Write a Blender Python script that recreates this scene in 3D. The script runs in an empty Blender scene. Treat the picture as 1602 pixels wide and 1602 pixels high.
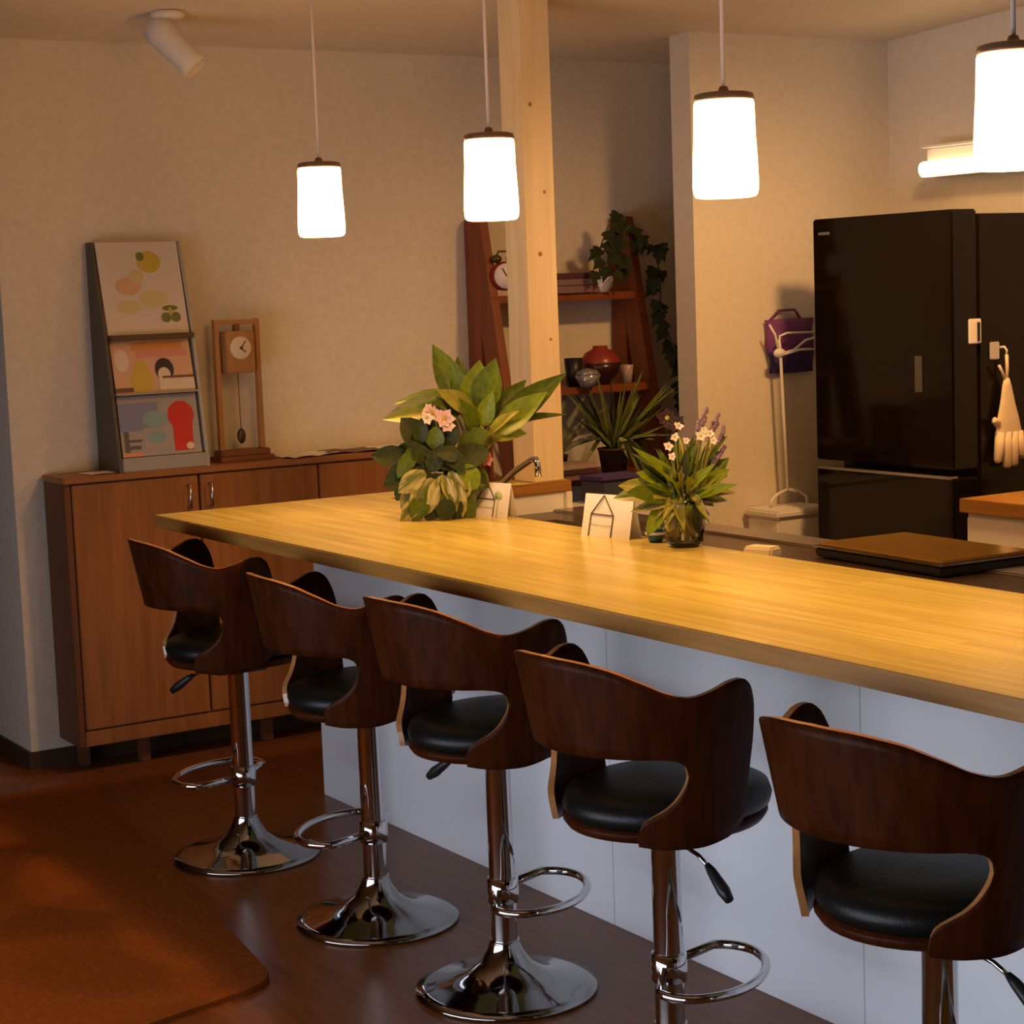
import bpy, bmesh, math, random
from mathutils import Vector, Matrix, Quaternion
random.seed(7)
SC = bpy.context.scene
COL = SC.collection
PI = math.pi

# ------------------------------------------------------------------ camera, world, exposure
cam_d = bpy.data.cameras.new('camera'); cam = bpy.data.objects.new('camera', cam_d); COL.objects.link(cam)
cam_d.sensor_fit = 'HORIZONTAL'; cam_d.sensor_width = 36.0; cam_d.lens = 2993.18 / 1602 * 36
def cam_basis(yaw, pitch, roll):
    f = Vector((math.cos(yaw)*math.cos(pitch), math.sin(yaw)*math.cos(pitch), -math.sin(pitch)))
    r = Vector((math.sin(yaw), -math.cos(yaw), 0)); u = r.cross(f)
    return math.cos(roll)*r + math.sin(roll)*u, -math.sin(roll)*r + math.cos(roll)*u, f
_r, _u, _f = cam_basis(2.5852, 0.1150, -0.0370)
cam.matrix_world = Matrix(((_r.x, _u.x, -_f.x, 5.461), (_r.y, _u.y, -_f.y, -2.119), (_r.z, _u.z, -_f.z, 1.583), (0, 0, 0, 1)))
cam_d.clip_start = 0.05
SC.camera = cam
w = bpy.data.worlds.new('world'); SC.world = w; w.use_nodes = True
w.node_tree.nodes['Background'].inputs[0].default_value = (0.35, 0.42, 0.6, 1)
w.node_tree.nodes['Background'].inputs[1].default_value = 0.05
vs = SC.view_settings
vs.view_transform = 'Standard'; vs.look = 'None'; vs.gamma = 1.0; vs.exposure = 0.0; vs.use_curve_mapping = False

PEND_L = 19.0                      # pendant shade radiance
PEND_C = (1.0, 0.495, 0.155)        # warm lamp colour
FILL_W = 35.0                   # cool fill light at the added window behind the camera
PEND_W = 34.0                      # open lower end of each pendant, shining down
DOWN_W = 165.0                     # recessed kitchen downlight beyond the frame
def aim(o, target):
    o.rotation_euler = (Vector(target) - o.location).to_track_quat('-Z', 'Y').to_euler()

# ------------------------------------------------------------------ materials
MATS = {}
def mat(name, col, rough=0.6, metal=0.0, col2=None, scale=8.0, stretch=(1, 1, 1), bump=0.0, spec=0.5, emit=None, es=0.0,
        trans=0.0, ior=1.45, detail=3.0, sss=None, coat=0.0, lo=0.35, hi=0.65):
    if name in MATS: return MATS[name]
    m = bpy.data.materials.new(name); m.use_nodes = True
    nt = m.node_tree; b = nt.nodes['Principled BSDF']
    b.inputs['Base Color'].default_value = (*col, 1); b.inputs['Roughness'].default_value = rough
    b.inputs['Metallic'].default_value = metal; b.inputs['Specular IOR Level'].default_value = spec
    b.inputs['IOR'].default_value = ior; b.inputs['Transmission Weight'].default_value = trans
    if coat: b.inputs['Coat Weight'].default_value = coat; b.inputs['Coat Roughness'].default_value = 0.12
    if emit: b.inputs['Emission Color'].default_value = (*emit, 1); b.inputs['Emission Strength'].default_value = es
    if col2 is not None or bump:
        tc = nt.nodes.new('ShaderNodeTexCoord'); mp = nt.nodes.new('ShaderNodeMapping'); mp.inputs['Scale'].default_value = stretch
        nz = nt.nodes.new('ShaderNodeTexNoise'); nz.inputs['Scale'].default_value = scale; nz.inputs['Detail'].default_value = detail
        nt.links.new(tc.outputs['Object'], mp.inputs['Vector']); nt.links.new(mp.outputs['Vector'], nz.inputs['Vector'])
        if col2 is not None:
            cr = nt.nodes.new('ShaderNodeValToRGB'); cr.color_ramp.elements[0].position = lo; cr.color_ramp.elements[1].position = hi
            cr.color_ramp.elements[0].color = (*col, 1); cr.color_ramp.elements[1].color = (*col2, 1)
            nt.links.new(nz.outputs['Fac'], cr.inputs['Fac']); nt.links.new(cr.outputs['Color'], b.inputs['Base Color'])
        if bump:
            bp = nt.nodes.new('ShaderNodeBump'); bp.inputs['Strength'].default_value = bump; bp.inputs['Distance'].default_value = 0.01
            nt.links.new(nz.outputs['Fac'], bp.inputs['Height']); nt.links.new(bp.outputs['Normal'], b.inputs['Normal'])
    MATS[name] = m
    return m
PLASTER = mat('wall_plaster', (0.71, 0.655, 0.55), 0.9, col2=(0.76, 0.705, 0.60), scale=40, bump=0.05)
KWALL = mat('kitchen_wall_paper', (0.80, 0.735, 0.62), 0.85, col2=(0.84, 0.775, 0.66), scale=30, bump=0.04)
CEIL = mat('ceiling_paper', (0.74, 0.67, 0.54), 0.9, col2=(0.78, 0.71, 0.58), scale=30)
BASEB = mat('dark_baseboard', (0.06, 0.035, 0.02), 0.5)
FLOORM = mat('dark_wood_floor', (0.17, 0.055, 0.011), 0.28, spec=0.3, col2=(0.24, 0.082, 0.018), scale=5, stretch=(1, 9, 1), bump=0.02, detail=5)
RUGM = mat('rust_rug', (0.20, 0.055, 0.006), 0.95, col2=(0.24, 0.068, 0.008), scale=60, bump=0.25, spec=0.1)
PINE = mat('pine_post', (0.78, 0.62, 0.36), 0.5, col2=(0.86, 0.71, 0.45), scale=6, stretch=(5, 5, 0.35), detail=5)
KNOT = mat('pine_knot', (0.42, 0.20, 0.07), 0.55)
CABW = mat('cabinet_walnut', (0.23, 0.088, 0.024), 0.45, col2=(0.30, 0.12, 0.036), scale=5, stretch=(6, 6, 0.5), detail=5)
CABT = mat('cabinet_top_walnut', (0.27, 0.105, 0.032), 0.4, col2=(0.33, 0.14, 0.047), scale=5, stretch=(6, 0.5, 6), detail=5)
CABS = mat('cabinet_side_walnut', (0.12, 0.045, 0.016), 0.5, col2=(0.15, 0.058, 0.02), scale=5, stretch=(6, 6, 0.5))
WALNUT = mat('stool_walnut', (0.032, 0.0075, 0.0015), 0.38, col2=(0.058, 0.014, 0.003), scale=6, stretch=(7, 7, 0.6), detail=5, spec=0.08)
WALEDGE = mat('stool_ply_edge', (0.38, 0.165, 0.055), 0.25, col2=(0.46, 0.21, 0.07), scale=30, coat=0.5)  # lamp highlight along the dark shell's edges put into the colour
LEATHER = mat('black_leatherette', (0.005, 0.006, 0.005), 0.4, spec=0.3, bump=0.08, scale=120)
CHROME = mat('chrome', (0.62, 0.61, 0.62), 0.06, metal=1.0)
CHROMEB = mat('chrome_base', (0.33, 0.32, 0.31), 0.07, metal=1.0)
BLACKP = mat('black_plastic', (0.012, 0.012, 0.014), 0.4)
WHITEP = mat('white_panel', (0.74, 0.76, 0.80), 0.55)
WHITE = mat('white_lacquer', (0.82, 0.80, 0.77), 0.45)
WHITEM = mat('white_metal', (0.85, 0.83, 0.80), 0.4)
PAPER = mat('paper', (0.84, 0.80, 0.72), 0.8)
INK = mat('brown_ink', (0.10, 0.07, 0.02), 0.8)
GREENINK = mat('green_print', (0.45, 0.55, 0.25), 0.8)
CAPB = mat('pendant_cap_brown', (0.16, 0.085, 0.04), 0.4)
SHADE = mat('lit_shade', (0.9, 0.88, 0.8), 0.4, emit=PEND_C, es=PEND_L)
CORD = mat('pendant_cord', (0.80, 0.66, 0.55), 0.6)
FRIDGE = mat('black_gloss_fridge', (0.008, 0.005, 0.003), 0.07, spec=0.33)
FRIDGEB = mat('fridge_body', (0.010, 0.006, 0.003), 0.2, spec=0.25)
SILVER = mat('silver_trim', (0.6, 0.6, 0.62), 0.25, metal=1.0)
STEEL = mat('brushed_steel', (0.42, 0.38, 0.34), 0.35, metal=1.0, bump=0.02, scale=60, stretch=(1, 12, 1))
DSTEEL = mat('dark_worktop', (0.055, 0.03, 0.014), 0.3, spec=0.5)
GLASSK = mat('cooktop_glass', (0.27, 0.15, 0.032), 0.15)  # black glass; the wall's brown reflection is painted in as base colour
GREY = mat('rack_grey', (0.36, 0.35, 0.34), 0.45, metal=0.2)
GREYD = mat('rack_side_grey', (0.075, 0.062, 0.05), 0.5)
LEDGE = mat('rack_lip_brown', (0.10, 0.055, 0.02), 0.5)
OAK = mat('clock_oak', (0.42, 0.20, 0.07), 0.5, col2=(0.50, 0.25, 0.09), scale=8, stretch=(4, 4, 0.5))
OAKD = mat('clock_oak_dark', (0.22, 0.08, 0.03), 0.5)
DIAL = mat('dial_cream', (0.80, 0.66, 0.46), 0.6)
BRONZE = mat('dark_bronze', (0.10, 0.07, 0.03), 0.4, metal=0.6)
REDWOOD = mat('shelf_red_wood', (0.17, 0.042, 0.011), 0.5, col2=(0.22, 0.055, 0.016), scale=6, stretch=(4, 4, 0.5))
LEAFA = mat('leaf_bright', (0.14, 0.20, 0.008), 0.4, spec=0.3, col2=(0.22, 0.29, 0.012), scale=6)
LEAFB = mat('leaf_mid', (0.065, 0.105, 0.006), 0.4, spec=0.3, col2=(0.12, 0.165, 0.010), scale=8)
LEAFD = mat('leaf_dark', (0.022, 0.032, 0.006), 0.5, spec=0.25, col2=(0.045, 0.058, 0.010), scale=10)
LEAFV = mat('leaf_variegated', (0.13, 0.15, 0.02), 0.4, col2=(0.50, 0.44, 0.14), scale=2, stretch=(3.0, 3.0, 0.45), lo=0.44, hi=0.62)
LEAFI = mat('leaf_ivy', (0.012, 0.017, 0.004), 0.6, spec=0.15, col2=(0.028, 0.036, 0.009), scale=20)
LEAFS = mat('leaf_spider', (0.13, 0.17, 0.03), 0.45, col2=(0.26, 0.29, 0.08), scale=10)
LEAFG = mat('leaf_grey_green', (0.16, 0.16, 0.08), 0.6, col2=(0.22, 0.21, 0.12), scale=10)
LEAFY = mat('leaf_yellow_green', (0.22, 0.22, 0.02), 0.4, col2=(0.32, 0.30, 0.03), scale=6)
STEM = mat('plant_stem', (0.26, 0.26, 0.05), 0.5)
BARK = mat('plant_stem_dark', (0.10, 0.07, 0.02), 0.6)
PINK = mat('petal_pink', (0.72, 0.42, 0.36), 0.6, col2=(0.80, 0.58, 0.45), scale=30)
PINKD = mat('petal_rose', (0.60, 0.22, 0.20), 0.6)
CREAMF = mat('petal_cream', (0.85, 0.76, 0.55), 0.6)
PURPF = mat('petal_lavender', (0.20, 0.13, 0.17), 0.7, col2=(0.28, 0.19, 0.22), scale=60)
DPURP = mat('petal_dark_plum', (0.05, 0.018, 0.014), 0.6)
ORANGEF = mat('petal_orange', (0.75, 0.25, 0.02), 0.6)
CERAM = mat('white_ceramic', (0.85, 0.80, 0.72), 0.25)
GLASS = mat('clear_glass', (0.95, 0.97, 0.95), 0.02, trans=1.0, ior=1.45)
WATER = mat('vase_water', (0.85, 0.88, 0.78), 0.02, trans=1.0, ior=1.33)
SOIL = mat('soil', (0.05, 0.03, 0.015), 0.95)
REDC = mat('red_enamel', (0.30, 0.02, 0.015), 0.35)
BLUEC = mat('blue_enamel', (0.02, 0.10, 0.16), 0.3)
PURPLE = mat('purple_cloth', (0.17, 0.05, 0.20), 0.8, col2=(0.22, 0.07, 0.24), scale=25, bump=0.2)
NAVY = mat('navy_cloth', (0.07, 0.045, 0.18), 0.8)
SLATE = mat('slate_plastic', (0.055, 0.06, 0.085), 0.5)
GLOVE = mat('cream_rubber', (0.80, 0.66, 0.46), 0.55)
TUBE = mat('lit_tube', (0.9, 0.9, 0.85), 0.4, emit=(1.0, 0.62, 0.30), es=5.5)
LAMPW = mat('lamp_white', (0.74, 0.70, 0.64), 0.5)
MAUVE = mat('mauve_board', (0.20, 0.11, 0.11), 0.7)
PLUM = mat('plum_board', (0.07, 0.022, 0.02), 0.7)
ROOMW = mat('far_room_wall', (0.36, 0.27, 0.19), 0.9)

def stave_material():
    m = bpy.data.materials.new('bamboo_staves'); m.use_nodes = True; nt = m.node_tree; b = nt.nodes['Principled BSDF']
    tc = nt.nodes.new('ShaderNodeTexCoord')
    br = nt.nodes.new('ShaderNodeTexBrick'); br.offset = 0.37; br.inputs['Scale'].default_value = 1.0
    br.inputs['Brick Width'].default_value = 0.62; br.inputs['Row Height'].default_value = 0.034; br.inputs['Mortar Size'].default_value = 0.0
    br.inputs['Color1'].default_value = (0.56, 0.46, 0.115, 1); br.inputs['Color2'].default_value = (0.69, 0.575, 0.16, 1)
    nt.links.new(tc.outputs['Object'], br.inputs['Vector'])
    mp = nt.nodes.new('ShaderNodeMapping'); mp.inputs['Scale'].default_value = (0.8, 26, 8)
    nz = nt.nodes.new('ShaderNodeTexNoise'); nz.inputs['Scale'].default_value = 3; nz.inputs['Detail'].default_value = 5
    nt.links.new(tc.outputs['Object'], mp.inputs['Vector']); nt.links.new(mp.outputs['Vector'], nz.inputs['Vector'])
    mx = nt.nodes.new('ShaderNodeMix'); mx.data_type = 'RGBA'; mx.blend_type = 'MULTIPLY'; mx.inputs[0].default_value = 1.0
    cr = nt.nodes.new('ShaderNodeValToRGB'); cr.color_ramp.elements[0].color = (0.80, 0.76, 0.70, 1); cr.color_ramp.elements[1].color = (1.1, 1.1, 1.1, 1)
    cr.color_ramp.elements[0].position = 0.3; cr.color_ramp.elements[1].position = 0.7
    nt.links.new(nz.outputs['Fac'], cr.inputs['Fac']); nt.links.new(br.outputs['Color'], mx.inputs[6]); nt.links.new(cr.outputs['Color'], mx.inputs[7])
    nt.links.new(mx.outputs[2], b.inputs['Base Color']); b.inputs['Roughness'].default_value = 0.24; b.inputs['Specular IOR Level'].default_value = 0.45
    return m
STAVE = stave_material()
STAVEE = mat('bamboo_edge', (0.30, 0.135, 0.024), 0.45, col2=(0.38, 0.18, 0.036), scale=4, stretch=(1, 1, 30), detail=4)

# ------------------------------------------------------------------ mesh helpers
class MB:
    """collects shapes into ONE mesh object"""
    def __init__(s): s.bm = bmesh.new(); s.mats = []
    def mi(s, m):
        if m not in s.mats: s.mats.append(m)
        return s.mats.index(m)
    def box(s, lo, hi, m, bev=0.0, M=None):
        x0, y0, z0 = lo; x1, y1, z1 = hi; i = s.mi(m)
        t = bmesh.new(); bmesh.ops.create_cube(t, size=1.0)
        bmesh.ops.transform(t, matrix=Matrix.Translation(((x0+x1)/2, (y0+y1)/2, (z0+z1)/2)) @ Matrix.Diagonal((abs(x1-x0), abs(y1-y0), abs(z1-z0), 1)), verts=t.verts)
        if bev: bmesh.ops.bevel(t, geom=t.edges[:], offset=bev, segments=2, affect='EDGES', clamp_overlap=True)
        if M: bmesh.ops.transform(t, matrix=M, verts=t.verts)
        s._merge(t, i); return s
    def _merge(s, t, i, smooth=False):
        vm = {v: s.bm.verts.new(v.co) for v in t.verts}
        for f in t.faces:
            try:
                g = s.bm.faces.new([vm[v] for v in f.verts]); g.material_index = i; g.smooth = smooth or f.smooth
            except ValueError: pass
        t.free()
    def lathe(s, prof, m, n=24, M=None, cap=True):
        i = s.mi(m); rings = []
        for r, z in prof:
            ring = []
            for k in range(n):
                a = 2*PI*k/n; p = Vector((r*math.cos(a), r*math.sin(a), z))
                ring.append(s.bm.verts.new(M @ p if M else p))
            rings.append(ring)
        for a, b in zip(rings, rings[1:]):
            for k in range(n):
                f = s.bm.faces.new((a[k], a[(k+1) % n], b[(k+1) % n], b[k])); f.material_index = i; f.smooth = True
        if cap:
            for ring, rev in ((rings[0], True), (rings[-1], False)):
                f = s.bm.faces.new(ring[::-1] if rev else ring); f.material_index = i
        return s
    def tube(s, pts, r, m, n=10, closed=False):
        i = s.mi(m); pts = [Vector(p) for p in pts]; rings = []; N = len(pts)
        rs = r if isinstance(r, (list, tuple)) else [r]*N
        up = Vector((0, 0, 1)); prev = None
        for k, p in enumerate(pts):
            a = pts[k-1] if (k or closed) else p; b = pts[(k+1) % N] if (k < N-1 or closed) else p
            t = (b - a).normalized() if (b-a).length > 1e-9 else Vector((0, 0, 1))
            if prev is None: x = t.cross(up); x = t.cross(Vector((1, 0, 0))) if x.length < 0.05 else x
            else: x = prev - t*prev.dot(t)
            x.normalize(); y = t.cross(x); prev = x
            rings.append([s.bm.verts.new(p + rs[k]*(math.cos(2*PI*j/n)*x + math.sin(2*PI*j/n)*y)) for j in range(n)])
        prs = list(zip(rings, rings[1:])) + ([(rings[-1], rings[0])] if closed else [])
        for a, b in prs:
            for j in range(n):
                f = s.bm.faces.new((a[j], a[(j+1) % n], b[(j+1) % n], b[j])); f.material_index = i; f.smooth = True
        if not closed:
            f = s.bm.faces.new(rings[0][::-1]); f.material_index = i
            f = s.bm.faces.new(rings[-1]); f.material_index = i
        return s
    def prism(s, poly, z0, z1, m, M=None, bev=0.0):
        i = s.mi(m); t = bmesh.new()
        lo = [t.verts.new((x, y, z0)) for x, y in poly]; hi = [t.verts.new((x, y, z1)) for x, y in poly]; n = len(poly)
        t.faces.new(lo[::-1]); t.faces.new(hi)
        for k in range(n): t.faces.new((lo[k], lo[(k+1) % n], hi[(k+1) % n], hi[k]))
        if bev: bmesh.ops.bevel(t, geom=t.edges[:], offset=bev, segments=2, affect='EDGES', clamp_overlap=True)
        if M: bmesh.ops.transform(t, matrix=M, verts=t.verts)
        s._merge(t, i); return s
    def quad(s, pts, m):
        f = s.bm.faces.new([s.bm.verts.new(p) for p in pts]); f.material_index = s.mi(m); return s
    def ball(s, c, rad, m, seg=14, M=None):
        i = s.mi(m); t = bmesh.new(); bmesh.ops.create_uvsphere(t, u_segments=seg, v_segments=max(6, seg*2//3), radius=1)
        rad = rad if isinstance(rad, (tuple, list)) else (rad, rad, rad)
        X = Matrix.Translation(c) @ (M or Matrix()) @ Matrix.Diagonal((*rad, 1)); bmesh.ops.transform(t, matrix=X, verts=t.verts)
        s._merge(t, i, True); return s
    def mesh(s, name):
        bmesh.ops.recalc_face_normals(s.bm, faces=s.bm.faces[:])
        me = bpy.data.meshes.new(name); s.bm.to_mesh(me); s.bm.free()
        for m in s.mats: me.materials.append(m)
        return me
    def build(s, name, parent=None, label=None):
        o = bpy.data.objects.new(name, s.mesh(name)); COL.objects.link(o)
        if parent: o.parent = parent
        if label: o['label'] = label
        return o
def thing(name, label, cat, loc=(0, 0, 0), rz=0.0, group=None):
    o = bpy.data.objects.new(name, None); COL.objects.link(o); o.empty_display_size = 0.1
    o.location = loc; o.rotation_euler = (0, 0, rz); return tag(o, label, cat, group)
def tag(o, label, cat, group=None):
    o['label'] = label; o['category'] = cat
    if group: o['group'] = group
    return o
def struct(o, label=None):
    o['kind'] = 'structure'
    if label: o['label'] = label
    return o
def inst(name, mesh, parent, M=None):
    o = bpy.data.objects.new(name, mesh); COL.objects.link(o); o.parent = parent
    if M is not None: o.matrix_local = M
    return o
def copy_tree(o, parent=None):
    c = o.copy(); COL.objects.link(c); c.parent = parent
    if parent is not None: c.matrix_parent_inverse = o.matrix_parent_inverse.copy()
    for ch in o.children: copy_tree(ch, c)
    return c
def frame_to(a, b, hint=Vector((0, 0, 1))):
    """matrix whose +Z runs from a to b"""
    a, b = Vector(a), Vector(b); z = (b-a).normalized(); x = hint.cross(z)
    if x.length < 1e-4: x = Vector((1, 0, 0)).cross(z)
    x.normalize(); y = z.cross(x)
    return Matrix(((x.x, y.x, z.x, a.x), (x.y, y.y, z.y, a.y), (x.z, y.z, z.z, a.z), (0, 0, 0, 1)))

# ------------------------------------------------------------------ the room
ZC = 2.48
struct(MB().box((-4.5, -5.6, -0.10), (7.6, 5.0, 0.0), FLOORM).build('floor'), 'dark brown glossy wooden floor')
SLOPE = 0.05
def zc(x): return ZC + SLOPE*(x+0.94)
struct(MB().prism([(-4.5, zc(-4.5)), (7.6, zc(7.6)), (7.6, zc(7.6)+0.1), (-4.5, zc(-4.5)+0.1)], -5.6, 5.0, CEIL, Matrix(((1, 0, 0, 0), (0, 0, 1, 0), (0, 1, 0, 0), (0, 0, 0, 1)))).build('ceiling'), 'pale papered ceiling rising gently from the beige wall')
struct(MB().box((-4.4, -0.13, 0), (-0.94, 4.9, ZC+0.5), PLASTER).build('wall_back'), 'beige plaster wall behind the low cabinet')
struct(MB().box((-0.42, 2.31, 0), (-0.30, 4.9, ZC+0.5), KWALL).build('wall_left'), 'cream partition wall left of the refrigerator')
struct(MB().box((-0.30, 3.30, 0), (7.5, 3.45, ZC+0.5), KWALL).build('wall_rear'), 'cream kitchen wall behind the refrigerator')
b_ = MB(); [b_.box(l, h, ROOMW) for l, h in (((-4.5, -3.0, 0), (0.54, -2.9, ZC+0.5)), ((4.66, -3.0, 0), (7.6, -2.9, ZC+0.5)), ((0.54, -3.0, 1.11), (4.66, -2.9, ZC+0.5)))]; struct(b_.build('wall_front'))
struct(MB().box((7.5, -5.5, 0), (7.6, 3.45, ZC+0.5), ROOMW).build('wall_right'))
struct(MB().box((-4.5, -5.5, 0), (-4.4, -0.13, ZC+0.5), ROOMW).build('wall_side'))
struct(MB().box((-4.4, -0.142, 0), (-0.928, -0.13, 0.06), BASEB).build('baseboard_left'), 'dark baseboard along the wall corner')
struct(MB().box((-0.94, -0.13, 0), (-0.928, 4.9, 0.06), BASEB).build('baseboard_back'), 'dark baseboard under the beige wall')

# pine post standing on the narrow arm of the counter, up to the ceiling
post = thing('wooden_post', 'square pine post rising from the counter end to the ceiling', 'post')
MB().box((0.04, 1.265, 0.95), (0.165, 1.385, 2.535), PINE, 0.004).build('shaft', post)
for x, y, z, r in ((0.1655, 1.32, 1.70, 0.008), (0.1655, 1.345, 1.90, 0.006), (0.1655, 1.30, 2.18, 0.007), (0.1655, 1.35, 1.42, 0.005)):
    MB().lathe([(r*0.3, 0), (r, 0.0006), (r*0.5, 0.0016)], KNOT, 10, Matrix.Translation((x-0.0005, y, z)) @ Matrix.Rotation(PI/2, 4, 'Y')).build('knot', post)

# small ceiling spotlight over the cabinet
def spotlight(loc, rz, tilt, label):
    t = thing('ceiling_spotlight', label, 'spotlight', loc, rz)
    MB().lathe([(0.045, -0.022), (0.055, -0.014), (0.055, 0.0)], LAMPW).build('mounting_disc', t)
    MB().tube([(0, 0, -0.02), (0, 0, -0.06)], 0.012, LAMPW).build('arm', t)
    M = Matrix.Translation((0, 0, -0.09)) @ Matrix.Rotation(tilt, 4, 'Y') @ Matrix.Translation((0, 0, 0.05))
    MB().lathe([(0.02, 0.03), (0.045, 0.02), (0.050, -0.02), (0.044, -0.14), (0.047, -0.175), (0.040, -0.175), (0.036, -0.15), (0.0, -0.15)], LAMPW, 24, M, False).build('lamp_head', t)
    MB().ball((0, 0, 0), (0.030, 0.030, 0.012), CERAM, 12, M @ Matrix.Translation((0, 0, -0.15))).build('bulb', t)
    return t
spotlight((-0.40, 0.30, zc(-0.40)), 0.9, -0.75, 'off-white spotlight on the ceiling above the walnut cabinet')
# added window behind the camera, unseen: carries the cool fill for the bar front
wd = thing('added_window', 'added low window in the wall behind the camera, carrying a cool fill light', 'x'); del wd['category']; wd['kind'] = 'structure'
WX0, WX1, WZ0, WZ1, WY = 0.6, 4.6, 0.06, 1.05, -2.9
for x0, x1, z0, z1 in ((WX0-0.06, WX0, 0, WZ1+0.06), (WX1, WX1+0.06, 0, WZ1+0.06), (WX0, WX1, WZ1, WZ1+0.06), (WX0, WX1, 0, WZ0), ((WX0+WX1)/2-0.03, (WX0+WX1)/2+0.03, WZ0, WZ1)):
    MB().box((x0, WY-0.08, z0), (x1, WY+0.02, z1), WHITEM, 0.003).build('frame', wd)
for x0, x1 in ((WX0, (WX0+WX1)/2-0.03), ((WX0+WX1)/2+0.03, WX1)):
    MB().box((x0, WY-0.045, WZ0), (x1, WY-0.039, WZ1), GLASS).build('pane', wd)
ld = bpy.data.lights.new('window_fill', 'AREA'); lo = bpy.data.objects.new('window_fill', ld); COL.objects.link(lo)
ld.shape = 'RECTANGLE'; ld.size = WX1-WX0; ld.size_y = WZ1-WZ0; ld.energy = FILL_W; ld.color = (0.80, 0.86, 1.0); ld.spread = math.radians(120)
lo.location = ((WX0+WX1)/2, WY+0.03, (WZ0+WZ1)/2); lo.rotation_euler = (math.radians(90), 0, 0)

# recessed downlight in the kitchen ceiling
dn = thing('recessed_downlight', 'round recessed downlight in the kitchen ceiling behind the bar', 'lamp', (1.3, 2.1, zc(1.3)))
MB().lathe([(0.055, -0.002), (0.060, -0.008), (0.070, -0.006), (0.072, 0.0), (0.055, 0.0)], WHITEM, 28, None, False).build('rim', dn)
MB().lathe([(0.0, -0.001), (0.054, -0.001)], TUBE, 24, None, False).build('lens', dn)
ld = bpy.data.lights.new('downlight_beam', 'SPOT'); lo = bpy.data.objects.new('downlight_beam', ld); COL.objects.link(lo)
lo.location = (1.3, 2.1, zc(1.3)-0.03); ld.energy = DOWN_W; ld.color = (1.0, 0.505, 0.165); ld.spot_size = math.radians(128); ld.spot_blend = 0.9; ld.shadow_soft_size = 0.10; aim(lo, (0.35, 2.25, 0.5))

hkc = thing('ceiling_hook', 'tiny white hook on the kitchen ceiling above the refrigerator', 'hook', (0.60, 2.42, zc(0.60)))
MB().lathe([(0.0, -0.008), (0.018, -0.008), (0.022, 0.0)], WHITEM, 16, None, False).build('plate', hkc)
MB().tube([(0, 0, -0.006), (0, 0, -0.025), (0.010, 0, -0.034), (0.018, 0, -0.025)], 0.003, WHITEM, 6).build('hook_wire', hkc)

# ------------------------------------------------------------------ low walnut cabinet along the back wall
cab = thing('walnut_cabinet', 'low walnut cabinet with bar handles along the beige wall', 'cabinet')
CX0, CX1, CY0, CW = -0.926, -0.717, -0.026, 0.46
CY1 = CY0 + 3*CW
MB().box((CX0, CY0, 0.10), (CX1-0.022, CY1, 0.996), CABW).build('body', cab)
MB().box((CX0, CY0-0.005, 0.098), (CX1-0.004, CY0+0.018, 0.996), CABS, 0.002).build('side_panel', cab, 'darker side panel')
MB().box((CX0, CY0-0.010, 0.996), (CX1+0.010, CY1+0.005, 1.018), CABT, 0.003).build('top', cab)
MB().box((CX1-0.022, CY0+0.018, 0.098), (CX1-0.002, CY1, 0.150), CABW, 0.002).build('bottom_rail', cab)
for k in range(3):
    y0 = CY0 + 0.020 + k*CW
    d = MB().box((CX1-0.020, y0+0.002, 0.156), (CX1, y0+CW-0.006, 0.990), CABW, 0.003).build('door', cab)
    hy = y0 + (CW-0.045 if k % 2 == 0 else 0.035)
    MB().tube([(CX1-0.004, hy, 0.960), (CX1+0.022, hy, 0.960), (CX1+0.022, hy, 0.880), (CX1-0.004, hy, 0.880)], 0.005, SILVER, 8).build('handle', d)
for y in (CY0+0.25, CY0+0.72, CY0+1.2):
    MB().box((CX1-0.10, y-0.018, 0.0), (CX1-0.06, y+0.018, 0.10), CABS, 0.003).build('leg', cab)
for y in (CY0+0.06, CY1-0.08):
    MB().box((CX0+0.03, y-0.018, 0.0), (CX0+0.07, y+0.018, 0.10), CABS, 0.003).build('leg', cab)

# loose papers lying on the cabinet
ZT = 1.018
for (x, y, wx, wy, rz, c, lb) in ((-0.80, 0.14, 0.10, 0.15, 0.15, PAPER, 'white paper slip on the left end of the walnut cabinet'),
                            (-0.79, 0.90, 0.14, 0.22, 0.25, PAPER, 'white leaflet lying right of the wooden clock'),
                            (-0.815, 1.09, 0.16, 0.21, -0.2, MAUVE, 'mauve leaflet lying between two white leaflets'),
                            (-0.82, 1.26, 0.17, 0.16, 0.1, PAPER, 'white leaflet with a raised edge nearest the plants')):
    b = MB(); i = b.mi(c); N = 6
    vs_ = [[b.bm.verts.new((wx*(u/N-0.5), wy*(v/N-0.5), 0.0015 + 0.006*abs(math.sin(u*1.1+v*0.9))*(1 if c is not PAPER or y > 0.5 else 0.2))) for v in range(N+1)] for u in range(N+1)]
    for u in range(N):
        for v in range(N):
            f = b.bm.faces.new((vs_[u][v], vs_[u+1][v], vs_[u+1][v+1], vs_[u][v+1])); f.material_index = i; f.smooth = True
    o = b.build('leaflet'); o.location = (x, y, ZT); o.rotation_euler = (0, 0, rz); tag(o, lb, 'paper', 'leaflets on the walnut cabinet')

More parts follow.
